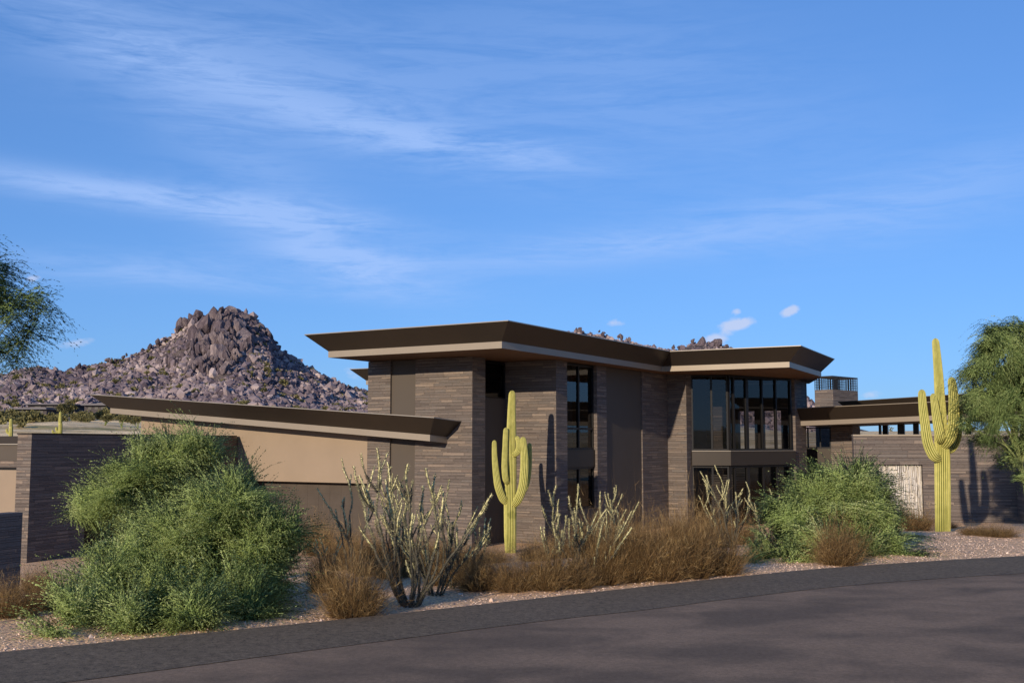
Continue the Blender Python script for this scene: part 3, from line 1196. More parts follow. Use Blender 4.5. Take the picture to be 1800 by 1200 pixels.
def saguaro(name, base, ppx, u0, v0, trunk, arms, label, ribs=14, group=None):
    """trunk/arms in photo pixels relative to base column/row; depth offsets in metres"""
    k = ppx
    def w_(p):
        u, v, dy = p
        q = P(u, v, base.y + dy)
        return q
    o = empty(name, base, label, 'cactus', group)
    pts = [w_(p[:3]) for p in trunk]
    pts[0] = Vector((pts[0].x, pts[0].y, base.z - 0.15))
    V, Q, T = sag_limb(pts, [p[3] * k * 0.93 for p in trunk], ribs, 1.0, n=110)
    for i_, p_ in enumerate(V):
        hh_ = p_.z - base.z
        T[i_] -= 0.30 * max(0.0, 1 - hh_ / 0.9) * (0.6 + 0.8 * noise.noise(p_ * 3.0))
        if noise.noise(p_ * 1.7 + Vector((4, 1, 7))) > 0.48:
            T[i_] -= 0.22
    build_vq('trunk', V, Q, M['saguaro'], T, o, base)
    for i, ar in enumerate(arms):
        V, Q, T = sag_limb([w_(p[:3]) for p in ar], [p[3] * k * 0.90 for p in ar], 14, 2.0 + i, n=70)
        build_vq('arm', V, Q, M['saguaro'], T, o, base)
    return o


Y1 = 41.6
b1 = P(897, 962, Y1)
b1.z = gz(b1.x, b1.y)
mpp = Y1 / F_PX
saguaro('saguaro', b1, mpp, 897, 962,
        [(898, 970, 0, 9.5), (897, 940, 0, 10.5), (897, 880, 0, 11), (898, 820, 0, 10), (899, 760, 0, 8.5), (899.5, 720, 0, 7.0), (900.5, 686, 0, 5.6)],
        [[(893, 884, -.05, 5), (884, 876, -.2, 7), (876, 855, -.3, 6.8), (872, 830, -.3, 6.0), (869.5, 800, -.25, 5), (869, 773, -.25, 4)],
         [(894, 850, -.1, 4), (889, 842, -.3, 5.5), (887, 820, -.3, 5.5), (888, 785, -.25, 5.0), (889.5, 751, -.25, 4.5)],
         [(901, 889, -.05, 5), (909, 880, -.25, 7.6), (917, 862, -.36, 7.8), (921, 838, -.36, 7.8), (922, 805, -.33, 7.3), (919, 767, -.3, 5.4)],
         [(903, 880, .2, 5), (918, 865, .42, 6), (926, 845, .45, 6), (930, 815, .42, 5.2), (931, 778, .4, 3.8)],
         [(901, 800, -.1, 3.5), (907, 797, -.25, 5), (912, 790, -.3, 6), (912, 778, -.28, 5), (908, 766, -.25, 3.5)]],
        'lone yellow-green saguaro with several upright arms in front of the stone house corner', ribs=21)

Y2 = 27.0
b2 = P(1657, 925, Y2)
b2.z = gz(b2.x, b2.y)
mpp = Y2 / F_PX
saguaro('saguaro', b2, mpp, 1657, 925,
        [(1657, 930, 0, 12.5), (1657, 860, 0, 13), (1656, 800, 0, 13), (1654, 750, 0, 10.5), (1652, 700, 0, 8.6), (1649, 650, 0, 7.6), (1644, 594, 0, 5.8)],
        [[(1652, 806, -.1, 6), (1641, 800, -.2, 9.5), (1631, 778, -.22, 9.2), (1626, 745, -.2, 8.4), (1622, 712, -.18, 7.4), (1620, 684, -.16, 6.2)],
         [(1655, 776, -.15, 6), (1653, 768, -.36, 8.6), (1649, 750, -.4, 8.4), (1645, 725, -.38, 7.2), (1640, 691, -.35, 5.2)],
         [(1659, 784, -.1, 7), (1668, 772, -.3, 9.8), (1675, 752, -.33, 10.2), (1677, 725, -.33, 9.8), (1676, 695, -.3, 8.6), (1672, 662, -.28, 6.2)],
         [(1662, 790, .15, 6), (1672, 788, .28, 8), (1681, 772, .34, 8), (1685, 745, .34, 7), (1686, 716, .34, 5)]],
        'tall yellow-green saguaro on the gravel in front of the right garden wall', ribs=21)

# small distant saguaros over the courtyard wall
for (u, v0, v1, Y, lab, arms) in ((106, 764, 723, 52, 'distant small saguaro rising over the dark courtyard wall', True),
                                  (19, 767, 735, 58, 'farther distant saguaro above the outbuilding roof at the left edge', False)):
    bb = P(u, v0, Y)
    bb.z = gz(bb.x, bb.y)
    tr_ = [(u, v0 + 30, 0, 3.4), (u, v0, 0, 3.4), (u, (v0 + v1) / 2, 0, 3.2), (u + .5, v1, 0, 2.4)]
    ar_ = [[(u, v0 - 3, 0, 2), (u - 6, v0 - 8, 0, 2.4), (u - 7, v0 - 14, 0, 2)]]
    if arms:
        ar_.append([(u, v0 - 2, 0, 2), (u - 12, v0 - 4, -.1, 2), (u - 13, v0 - 9, -.1, 1.8)])
    saguaro('saguaro', bb, Y / F_PX, u, v0, tr_, ar_, lab, ribs=9)


# ------------------------------------------------------------------ feathery foliage
rng = np.random.default_rng(7)


def unit(a):
    return a / np.maximum(np.linalg.norm(a, axis=1, keepdims=True), 1e-9)


def foliage(name, lobes, n_plume, twigs, leaves, leaf_l, leaf_w, m, seed, parent=None, origin=(0, 0, 0), twig_l=0.58, up=0.5, droop=0.34,
            spread=0.135, zmin=None, tint0=0.45, shell=(0.5, 1.0), bias=None, bottom=-0.35):
    """plumes of thin curved twigs with small pointed leaves, growing outwards through a set of lobes"""
    rg = np.random.default_rng(seed)
    lob = np.array(lobes, float)          # x y z rx ry rz
    vol = (lob[:, 3] * lob[:, 4] * lob[:, 5]) ** 0.75
    idx = rg.choice(len(lob), n_plume, p=vol / vol.sum())
    d = unit(rg.normal(size=(n_plume * 3, 3)))
    d = d[d[:, 2] > bottom][:n_plume]
    while len(d) < n_plume:
        e = unit(rg.normal(size=(n_plume, 3)))
        d = np.vstack([d, e[e[:, 2] > bottom]])[:n_plume]
    rad = rg.uniform(shell[0], shell[1], n_plume) ** 0.6
    c = lob[idx, :3] + d * lob[idx, 3:6] * rad[:, None] * 0.86
    pd = unit(d * 0.8 + np.array([0, 0, up]) + rg.normal(size=(n_plume, 3)) * 0.28 + (0 if bias is None else np.array(bias)))
    ptint = np.clip(tint0 + rg.normal(size=n_plume) * 0.15, 0, 1)
    # twigs
    N = n_plume * twigs
    pi = np.repeat(np.arange(n_plume), twigs)
    base = c[pi] + rg.normal(size=(N, 3)) * 0.04 * (twig_l / 0.5) - pd[pi] * (twig_l * rg.uniform(0.15, 0.75, N))[:, None]
    td = unit(pd[pi] + rg.normal(size=(N, 3)) * spread)
    tl = twig_l * rg.uniform(0.55, 1.2, N) * np.where(rg.uniform(size=N) < 0.03, 1.45, 1.0) * np.repeat(rg.uniform(0.7, 1.25, n_plume), twigs)
    ttint = np.clip(ptint[pi] + rg.normal(size=N) * 0.10, 0, 1)

    def at(bi, t):
        L = tl[bi] * t
        p = base[bi] + td[bi] * L[:, None]
        p[:, 2] -= droop * (t ** 2) * tl[bi]
        return p
    # leaves
    NL = N * leaves
    li = np.repeat(np.arange(N), leaves)
    t = rg.uniform(0.12, 1.0, NL)
    p = at(li, t)
    tang = td[li].copy()
    tang[:, 2] -= 2 * droop * t
    tang = unit(tang)
    side = unit(np.cross(tang, rg.normal(size=(NL, 3))))
    ax = unit(tang * rg.uniform(0.7, 1.0, NL)[:, None] + side * rg.uniform(0.15, 0.6, NL)[:, None])
    wv = unit(np.cross(ax, rg.normal(size=(NL, 3))))
    ll = leaf_l * rg.uniform(0.5, 1.3, NL) * (1.15 - 0.45 * t)
    lw_ = leaf_w * rg.uniform(0.6, 1.2, NL)
    a = p
    b = p + ax * (ll * 0.45)[:, None] + wv * (lw_ * 0.5)[:, None]
    cc_ = p + ax * ll[:, None]
    dd = p + ax * (ll * 0.45)[:, None] - wv * (lw_ * 0.5)[:, None]
    LV = np.stack([a, b, cc_, dd], axis=1).reshape(-1, 3)
    ltint = np.clip(ttint[li] + rg.normal(size=NL) * 0.06 + 0.14 * t, 0, 1)
    # shading direction of each leaf: outwards from its plume and its lobe, with scatter
    axis_pt = base[li] + pd[pi[li]] * (tl[li] * t * 0.8)[:, None]
    lobn = unit(p - lob[idx[pi[li]], :3])
    plumn = unit(p - c[pi[li]] - pd[pi[li]] * np.sum((p - c[pi[li]]) * pd[pi[li]], axis=1)[:, None])
    gn_ = unit(np.cross(ax, wv))
    gn_ *= np.where(np.sum(gn_ * lobn, axis=1) < 0, -1.0, 1.0)[:, None]
    LN = unit(lobn * 0.85 + plumn * 0.55 + gn_ * 0.28)
    # twig stems: thin quads
    K = 3
    ts = np.linspace(0, 1, K + 1)
    SV = []
    sd = unit(np.cross(td, rg.normal(size=(N, 3)))) * 0.0022 * (twig_l / 0.45) ** 0.5
    bi = np.arange(N)
    rows = []
    for tt in ts:
        q = at(bi, np.full(N, tt))
        wd = (1.1 - tt)
        rows.append((q - sd * wd, q + sd * wd))
    quads = []
    for k in range(K):
        quads.append(np.stack([rows[k][0], rows[k][1], rows[k + 1][1], rows[k + 1][0]], axis=1))
    SVa = np.concatenate(quads, axis=0).reshape(-1, 3)
    stint = np.clip(np.tile(ttint, K) * 0.6, 0, 1)
    SN = np.tile(unit(c[pi] + td * 0.2 - lob[idx[pi], :3]), (K, 1))
    if zmin is not None:
        keep = LV.reshape(-1, 4, 3)[:, :, 2].min(axis=1) > zmin
        LV = LV.reshape(-1, 4, 3)[keep].reshape(-1, 3)
        ltint = ltint[keep]
        LN = LN[keep]
        keep2 = SVa.reshape(-1, 4, 3)[:, :, 2].min(axis=1) > zmin
        SVa = SVa.reshape(-1, 4, 3)[keep2].reshape(-1, 3)
        stint = stint[keep2]
        SN = SN[keep2]
    V = np.vstack([LV, SVa]) - np.array(origin)
    nf = len(V) // 4
    return np_mesh(name, V, np.arange(nf * 4), np.full(nf, 4), m, np.concatenate([ltint, stint]), 'FACE', parent,
                   None if parent is not None else origin, nrm=np.vstack([LN, SN]))


def branches(name, root, tips, r0, m, parent, origin, seed=0, fork=2, wob=0.12, crotch=None):
    """tapered limbs from the root to each tip, with side branches"""
    rd = random.Random(seed)
    V, Q, T = [], [], []

    def add(pts, ra, rb, seg=7):
        path = smooth_path(pts, 10)
        v, q, t = tube(path, [ra + (rb - ra) * i / 9 for i in range(10)], seg)
        off_ = len(V)
        V.extend(v)
        Q.extend([tuple(i + off_ for i in f) for f in q])
        T.extend(t)
        return path
    if crotch is not None:
        add([root, root * 0.5 + crotch * 0.5 + Vector((0.06, 0, 0)), crotch], r0, r0 * 0.7, 9)
        root = crotch
        r0 = r0 * 0.5
    for tp in tips:
        tp = Vector(tp)
        d = tp - root
        L = d.length
        m1 = root + d * 0.35 + Vector((rd.uniform(-wob, wob) * L, rd.uniform(-wob, wob) * L, 0.10 * L))
        m2 = root + d * 0.7 + Vector((rd.uniform(-wob, wob) * L, rd.uniform(-wob, wob) * L, 0.08 * L))
        path = add([root, m1, m2, tp], r0, r0 * 0.2)
        for k in range(fork):
            i = rd.randint(3, 8)
            e = path[i] + Vector((rd.gauss(0, 1), rd.gauss(0, 1), rd.uniform(-0.1, 1))).normalized() * L * rd.uniform(0.2, 0.4)
            add([path[i], path[i] + (e - path[i]) * 0.5 + Vector((0, 0, 0.04 * L)), e], r0 * (0.6 - 0.04 * i), r0 * 0.12, 6)
    return build_vq(name, V, Q, m, None, parent, origin)


def shrub(name, base, lobes_px, Y, label, cat, n_plume, seed, m='leaf', twigs=17, leaves=15, leaf_l=0.042, leaf_w=0.011, group=None, **kw):
    lobes = []
    for (u, v, r, dy) in lobes_px:
        p = P(u, v, Y + dy)
        rr = r * (Y + dy) / F_PX
        lobes.append((p.x, p.y, p.z, rr, rr, rr * 0.92))
    o = empty(name, base, label, cat, group)
    foliage('foliage', lobes, n_plume, twigs, leaves, leaf_l, leaf_w, M[m], seed, o, tuple(base), **kw)
    tips = [l[:3] for l in lobes]
    tips = [Vector(t) * 0.8 + Vector(base) * 0.2 for t in tips if t[2] > base[2] + 0.55]
    branches('branch', Vector(base), tips, 0.022, M['greenbark'], o, base, seed, 1, wob=0.06)
    return o


# left pair of palo verde shrubs
pb = hit(330, 1105)
b_back = Vector((P(285, 900, 16.5).x, 16.5, 0)); b_back.z = gz(b_back.x, b_back.y)
shrub('palo_verde_shrub', b_back, [(312, 812, 58, 0), (258, 835, 62, -.2), (212, 865, 56, -.2), (345, 775, 30, 0), (298, 772, 24, .1), (372, 795, 22, 0), (168, 896, 42, -.1),
                                  (245, 895, 60, .1), (330, 860, 50, .2)], 16.2,
      'tall green palo verde shrub standing behind the larger one, against the dark courtyard wall', 'shrub', 250, 11, twigs=46, leaves=24, leaf_l=0.036, leaf_w=0.0088)
b_front = Vector((P(330, 1080, 12.6).x, 12.6, 0)); b_front.z = gz(b_front.x, b_front.y)
shrub('palo_verde_shrub', b_front, [(350, 945, 88, .1), (420, 875, 60, .2), (455, 945, 66, .2), (390, 900, 60, .1), (255, 985, 76, 0), (190, 1035, 66, -.5), (300, 1040, 78, -.5), (300, 930, 40, .2),
                                    (400, 1025, 80, -.2), (475, 1000, 56, .2), (135, 1072, 52, -1.2), (235, 1080, 54, -1.6), (340, 1072, 52, -1.4), (445, 1062, 46, -.8), (180, 960, 26, .1), (95, 1100, 34, -1.8), (500, 930, 32, .2)], 12.4,
      'largest green palo verde shrub in the left foreground at the road edge', 'shrub', 470, 12, zmin=-1.84, bottom=-0.55, twigs=46, leaves=28, leaf_l=0.030, leaf_w=0.0076)
b_r = Vector((P(1450, 980, 18.2).x, 18.2, 0)); b_r.z = gz(b_r.x, b_r.y)
shrub('palo_verde_shrub', b_r, [(1460, 895, 72, .3), (1400, 920, 62, .2), (1520, 895, 60, .3), (1490, 848, 50, .4), (1445, 860, 48, .4), (1525, 855, 36, .4), (1370, 958, 42, -.3), (1330, 975, 28, -.5), (1560, 925, 42, .2),
                                (1440, 960, 56, -.7), (1510, 955, 52, -.2), (1555, 965, 34, 0), (1425, 865, 38, .4), (1355, 900, 24, .1), (1480, 810, 16, .4), (1310, 985, 24, -.8), (1575, 955, 34, -.2), (1590, 975, 20, -.4), (1530, 860, 30, .3), (1400, 990, 30, -1.0), (1490, 990, 30, -.9)], 18.3,
      'rounded green palo verde shrub at the road edge in front of the glass bay', 'shrub', 390, 13, zmin=-2.2, twigs=46, leaves=25, leaf_l=0.038, leaf_w=0.0092, bottom=-0.5)


def tree(name, base, crown_px, Y, label, n_plume, seed, trunk_r, **kw):
    lobes = []
    for (u, v, r, dy) in crown_px:
        p = P(u, v, Y + dy)
        rr = r * (Y + dy) / F_PX
        lobes.append((p.x, p.y, p.z, rr, rr, rr * 0.95))
    o = empty(name, base, label, 'tree')
    foliage('crown', lobes, n_plume, kw.pop('twigs', 16), kw.pop('leaves', 15), kw.pop('leaf_l', 0.042), kw.pop('leaf_w', 0.011), M['leaf_tree'], seed, o, tuple(base), **kw)
    cm = sum((Vector(l[:3]) for l in lobes), Vector()) / len(lobes)
    cr = Vector(base) * 0.55 + Vector((cm.x * 0.3 + base.x * 0.7, base.y, cm.z)) * 0.45
    branches('trunk', Vector(base), [l[:3] for l in lobes], trunk_r, M['greenbark'], o, base, seed, 1, wob=0.06, crotch=cr)
    return o


Yt = 26.0
bt = Vector((P(1803, 900, Yt).x, Yt, 0)); bt.z = gz(bt.x, bt.y)
tree('palo_verde_tree', bt, [(1772, 625, 58, 0), (1740, 650, 46, 0), (1815, 640, 66, .3), (1735, 600, 26, -.2), (1768, 585, 26, 0), (1745, 575, 16, 0), (1800, 582, 30, 0), (1800, 700, 78, 0), (1735, 700, 44, 0),
                             (1712, 655, 26, 0), (1760, 735, 42, -.2), (1715, 720, 24, 0), (1790, 780, 34, 0), (1700, 748, 20, 0), (1728, 768, 22, 0), (1768, 806, 24, 0), (1795, 835, 20, 0), (1860, 700, 80, .3), (1840, 600, 45, .3)], Yt,
     'green palo verde tree with drooping leaves cut by the right edge', 560, 21, 0.06, up=0.1, droop=0.7, twig_l=0.6, twigs=34, leaves=24)
Ytl = 10.6
btl = Vector((P(-160, 900, Ytl).x, Ytl, 0)); btl.z = gz(btl.x, btl.y)
tree('palo_verde_tree', btl, [(-40, 520, 70, 0), (-120, 480, 110, 0), (20, 560, 42, -.2), (-10, 480, 34, 0), (62, 528, 26, 0), (80, 540, 16, -.1), (45, 500, 16, 0), (55, 580, 22, 0), (25, 640, 20, 0), (0, 610, 34, 0), (30, 600, 20, 0), (-180, 560, 110, .2), (-100, 600, 70, 0), (-60, 430, 36, 0)], Ytl,
     'dark green palo verde branches hanging in at the left edge against the sky', 430, 22, 0.02, up=0.0, droop=0.45, twig_l=0.42, leaf_l=0.036, leaf_w=0.0075, twigs=17, leaves=17, tint0=0.25, bias=(0.7, 0, -0.05), spread=0.2)


# ------------------------------------------------------------------ dry brown shrubs
def brush_mesh(name, n, h, wd, seed):
    """many thin forking stems rising from one root"""
    rg = np.random.default_rng(seed)
    K = 4
    ang = rg.uniform(0, 2 * np.pi, n)
    lean = np.abs(rg.normal(0, 0.62, n))
    lean = np.minimum(lean, 1.35)
    cl = 0.72 + 0.34 * np.sin(ang * 3 + seed) * np.sin(ang * 5.3 + seed * 2.1)
    hh = h * 0.86 * rg.uniform(0.35, 1.12, n) * (1 - 0.2 * lean) * (cl + 0.28)
    d = np.stack([np.cos(ang) * np.sin(lean), np.sin(ang) * np.sin(lean), np.cos(lean)], axis=1)
    base = np.stack([np.cos(ang), np.sin(ang), np.zeros(n)], axis=1) * (rg.uniform(0, 1, n) ** 0.6 * wd * 0.28)[:, None]
    curl = rg.normal(size=(n, 3)) * 0.24
    curl[:, 2] = np.abs(curl[:, 2])
    side = unit(np.cross(d, rg.normal(size=(n, 3))))
    tint = np.clip(rg.normal(0.40, 0.32, n), 0, 0.9)
    quads, tn = [], []
    ts = np.linspace(0, 1, K + 1)

    def row(t, bb, dd_, L, cu, wdt):
        p = bb + dd_ * (L * t)[:, None] + cu * (L * t ** 2)[:, None]
        w2 = (wdt * (1.05 - t))[:, None]
        return p - side_ * w2, p + side_ * w2
    side_ = side
    rows = [row(np.full(n, t), base, d, hh, curl, np.full(n, 0.0024)) for t in ts]
    for k in range(K):
        quads.append(np.stack([rows[k][0], rows[k][1], rows[k + 1][1], rows[k + 1][0]], axis=1))
        tn.append(tint * (0.55 + 0.5 * ts[k]))
    # side twigs
    m_ = n * 5
    pi = rg.integers(0, n, m_)
    t0 = rg.uniform(0.3, 0.95, m_)
    p0 = base[pi] + d[pi] * (hh[pi] * t0)[:, None] + curl[pi] * (hh[pi] * t0 ** 2)[:, None]
    dd2 = unit(d[pi] + rg.normal(size=(m_, 3)) * 0.6)
    L2 = h * rg.uniform(0.06, 0.2, m_)
    side_ = unit(np.cross(dd2, rg.normal(size=(m_, 3))))
    zero = np.zeros((m_, 3))
    r0 = row(np.zeros(m_), p0, dd2, L2, zero, np.full(m_, 0.0018))
    r1 = row(np.ones(m_), p0, dd2, L2, zero, np.full(m_, 0.0034))
    quads.append(np.stack([r0[0], r0[1], r1[1], r1[0]], axis=1))
    t2 = np.clip(tint[pi] + rg.normal(0.12, 0.12, m_), 0, 0.93)
    t2[rg.uniform(size=m_) < 0.004] = 1.0
    tn.append(t2)
    V = np.concatenate(quads, axis=0).reshape(-1, 3)
    nf = len(V) // 4
    me = bpy.data.meshes.new(name)
    o = np_mesh(name, V, np.arange(nf * 4), np.full(nf, 4), M['brush'], np.concatenate(tn), 'FACE')
    return o


protos = [brush_mesh('dry_shrub', 1500, 1.0, 1.0, 100 + i) for i in range(3)]
used = set()
rs_ = random.Random(5)


def dry(u, v, wpx, hpx, label, group='dry brown shrubs along the road edge', Y=None, z=None):
    if Y is None:
        p = hit(u, v)
    else:
        p = P(u, v, Y)
        p.z = gz(p.x, p.y)
    k = p.y / F_PX
    i = rs_.randrange(3)
    if i not in used:
        o = protos[i]
        used.add(i)
    else:
        o = protos[i].copy()
        C.objects.link(o)
    o.location = (p.x, p.y, p.z - 0.02)
    o.rotation_euler = (0, 0, rs_.uniform(0, 6.28))
    s_ = wpx * k / 1.2 * rs_.uniform(0.9, 1.1)
    o.scale = (s_, s_, hpx * k / 1.04 * rs_.uniform(0.76, 1.2))
    tag(o, label, 'shrub', group)
    return o


dry(620, 1084, 150, 120, 'rounded brown dry shrub between the left green shrub and the front cholla')
dry(568, 1040, 75, 70, 'small brown dry shrub tucked against the right side of the left green shrub')
front = [(842, 1037, 105, 95), (905, 1038, 100, 92), (960, 1036, 100, 100), (1012, 1032, 95, 85), (1062, 1026, 100, 100), (1112, 1022, 105, 108), (1165, 1019, 110, 112), (1218, 1015, 115, 118), (1268, 1010, 100, 100)]
txt = ['first', 'second', 'third', 'fourth', 'fifth', 'sixth', 'seventh', 'eighth', 'ninth']
for q, t_ in zip(front, txt):
    dry(*q, '%s brown shrub from the left in the front row below the house' % t_)
back = [(800, 990, 80, 38), (860, 988, 80, 36), (940, 985, 80, 42), (990, 980, 90, 50), (1050, 978, 90, 62), (1100, 975, 90, 68), (1150, 970, 90, 64), (1200, 968, 90, 62), (1255, 962, 80, 60), (1300, 955, 70, 55)]
txt2 = txt + ['tenth']
for q, t_ in zip(back, txt2):
    dry(*q, '%s brown shrub from the left in the rear row at the house foot' % t_, 'dry brown shrubs near the house')
dry(1475, 994, 100, 74, 'brown dry shrub in front of the right green shrub, touching the road edge', Y=16.6)
dry(1612, 932, 70, 54, 'brown dry shrub between the right green shrub and the tall saguaro', 'dry brown shrubs near the garden wall')
dry(1575, 925, 60, 44, 'brown dry shrub half hidden behind the right green shrub', 'dry brown shrubs near the garden wall')
dry(1716, 940, 66, 24, 'low brown dry shrub just right of the tall saguaro foot', 'dry brown shrubs near the garden wall')
dry(1757, 943, 70, 24, 'low brown dry shrub in front of the return wall at the right edge', 'dry brown shrubs near the garden wall')
dry(1672, 928, 24, 16, 'tiny dry tuft at the foot of the tall saguaro', 'dry brown shrubs near the garden wall')
dry(25, 1084, 110, 66, 'brown dry shrub at the left edge below the low dark wall', 'dry brown shrubs at the left edge')
dry(85, 1070, 90, 52, 'brown dry shrub left of the big green shrub, partly behind it', 'dry brown shrubs at the left edge')
dry(65, 1040, 70, 40, 'farther brown dry shrub in front of the courtyard wall', 'dry brown shrubs at the left edge')
dry(590, 1000, 80, 60, 'brown dry shrub in the shade before the garage door', 'dry brown shrubs near the house')
for (u_, v_, w_, h_), t_ in zip([(650, 1010, 80, 50), (690, 1015, 80, 55), (780, 1028, 90, 62), (822, 1012, 90, 60), (610, 985, 80, 55), (660, 985, 80, 48), (720, 985, 90, 50), (770, 990, 80, 48), (560, 975, 70, 60)],
                                ['between the garage shade and the tallest cholla', 'behind the tallest cholla, left side', 'behind the right stems of the tallest cholla', 'just left of the front brown row',
                                 'below the right end of the garage door', 'below the tower left corner', 'below the tower inset panel', 'below the tower middle', 'touching the right flank of the left green shrub']):
    dry(u_, v_, w_, h_, 'brown dry shrub ' + t_, 'dry brown shrubs near the house')
dry(740, 1010, 90, 60, 'brown dry shrub hidden among the stems of the front cholla', 'dry brown shrubs near the house')


# ------------------------------------------------------------------ chollas
def cholla(base, H, spread, n_stem, seed, label, lean=(0, 0), Rm=0.018, group='chollas by the road'):
    rg = random.Random(seed)
    V, Q, T = [], [], []
    SV, ST = [], []

    def stem(p0, d, L, r0, tipf, curve):
        n = max(8, int(L / 0.025))
        pts = []
        p = Vector(p0)
        dd = Vector(d).normalized()
        side = Vector((rg.gauss(0, 1), rg.gauss(0, 1), 0)).normalized()
        for i in range(n):
            pts.append(p.copy())
            dd = (dd + Vector((0, 0, curve / n)) + side * math.sin(i * 0.35 + seed) * 0.03 + Vector((rg.gauss(0, .055), rg.gauss(0, .055), 0))).normalized()
            p = p + dd * (L / n)
        rad, ph = [], rg.uniform(0, 6)
        per = 0.085
        for i in range(n):
            t = i / (n - 1)
            s_ = t * L
            lump = abs(math.sin(math.pi * s_ / per + ph))
            amt = 0.2 if t < tipf else 0.62
            r = r0 * (1 - 0.45 * t) * ((1 - amt) + amt * 1.5 * lump)
            if i == n - 1:
                r *= 0.3
            rad.append(max(r, 0.003))
        v, q, _ = tube(pts, rad, 6)
        o_ = len(V)
        V.extend(v)
        Q.extend([tuple(k + o_ for k in f) for f in q])
        for i in range(n):
            t = i / (n - 1)
            tv = 0.1 + 0.12 * rg.random() if t < tipf - 0.1 else (0.2 + (t - tipf + 0.1) * 2.2 * rg.uniform(0.6, 1.2))
            tv = min(tv, 0.97)
            T.extend([tv] * 6)
        # scales / leaves
        ns = int(L * 420)
        for _ in range(ns):
            i = rg.randrange(1, n - 1)
            t = i / (n - 1)
            tg = (pts[i + 1] - pts[i - 1]).normalized()
            rr = Vector((rg.gauss(0, 1), rg.gauss(0, 1), rg.gauss(0, 1)))
            o = tg.cross(rr).normalized()
            c = pts[i] + o * rad[i] * 0.8 + tg * rg.uniform(-.01, .01)
            ln = rg.uniform(0.010, 0.034)
            e = c + (o * 0.75 + tg * rg.uniform(0.2, 1.0)).normalized() * ln
            wv = tg.cross(o).normalized() * rg.uniform(0.003, 0.007)
            mid = (c + e) / 2 + tg * 0.003
            SV.extend([tuple(c), tuple(mid + wv), tuple(e), tuple(mid - wv)])
            ST.append(min(1, max(0, (0.22 if t < tipf - 0.1 else 0.5) + rg.gauss(0.05, 0.2))))
        return pts, rad
    n_stem = max(3, int(n_stem * 1.35))
    Rm *= 0.82
    for k in range(n_stem):
        a = 2 * math.pi * (k + rg.uniform(-.3, .3)) / n_stem
        ln = rg.uniform(0.12, 0.75) * spread
        d = Vector((math.cos(a) * ln + lean[0], math.sin(a) * ln * 0.8 + lean[1], 1))
        L = H * rg.uniform(0.65, 1.05)
        p0 = Vector((math.cos(a) * 0.07, math.sin(a) * 0.07, -0.04))
        pts, rad = stem(p0, d, L, Rm * rg.uniform(0.85, 1.2), rg.uniform(0.55, 0.72), 0.55)
        for j in range(rg.choice([1, 2, 2, 3, 4])):
            i = int(len(pts) * rg.uniform(0.3, 0.85))
            tg = (pts[min(i + 1, len(pts) - 1)] - pts[i - 1]).normalized()
            o = Vector((rg.gauss(0, 1), rg.gauss(0, 1), 0.2)).normalized()
            stem(pts[i], tg * 0.8 + o * 0.75, L * rg.uniform(0.12, 0.34), Rm * 0.72, 0.1 if rg.random() < .65 else 0.6, 0.9)
    flat = [i for q in Q for i in q]
    cnt = [len(q) for q in Q]
    nv = len(V)
    allv = [tuple(p) for p in V] + SV
    flat += list(range(nv, nv + len(SV)))
    cnt += [4] * (len(SV) // 4)
    tv = T + [s for s in ST for _ in range(4)]
    o = np_mesh('cholla', np.array(allv), flat, cnt, M['cholla'], tv, 'POINT')
    o.location = base
    tag(o, label, 'cactus', group)
    return o


def gp(u, v, Y=None):
    if Y:
        p = P(u, v, Y)
        p.z = gz(p.x, p.y)
        return p
    return hit(u, v)


cholla(gp(722, 1066), 1.8, 0.8, 9, 1, 'tallest grey cholla with yellow tips standing at the road edge', Rm=0.0185)
cholla(gp(764, 1046), 1.45, 0.85, 8, 2, 'grey cholla with many thin stems just right of the tallest one', Rm=0.013)
cholla(gp(700, 1010), 1.7, 0.45, 6, 3, 'dark cholla standing behind the tallest one', Rm=0.013)
cholla(gp(800, 1034), 1.35, 0.9, 5, 4, 'leaning cholla whose right stem reaches in front of the lone saguaro', Rm=0.014, lean=(0.25, 0))
cholla(gp(985, 1028), 1.25, 0.6, 6, 5, 'thin grey cholla among brown shrubs just right of the lone saguaro', Rm=0.0135)
cholla(gp(1025, 1024), 1.4, 1.1, 8, 6, 'wide cholla with stems leaning right, below the narrow windows', Rm=0.0135, lean=(0.35, 0))
cholla(gp(1075, 1000), 1.35, 0.6, 6, 7, 'small cholla at the right end of the row, below the tall stucco panel', Rm=0.013)
cholla(gp(622, 985, 20), 2.0, 0.25, 4, 8, 'two-stemmed dark cholla in front of the garage door', Rm=0.024)
cholla(gp(572, 990, 21), 1.2, 0.4, 4, 9, 'short dark cholla beside the left green shrub, in front of the garage', Rm=0.02)
cholla(gp(1285, 975, 22.5), 1.75, 0.7, 8, 10, 'cholla with pale tips in front of the lower bay windows', Rm=0.017, lean=(-0.1, 0))
cholla(gp(1345, 965, 22.0), 1.5, 0.3, 3, 14, 'few-stemmed cholla at the left side of the right green shrub', Rm=0.016)


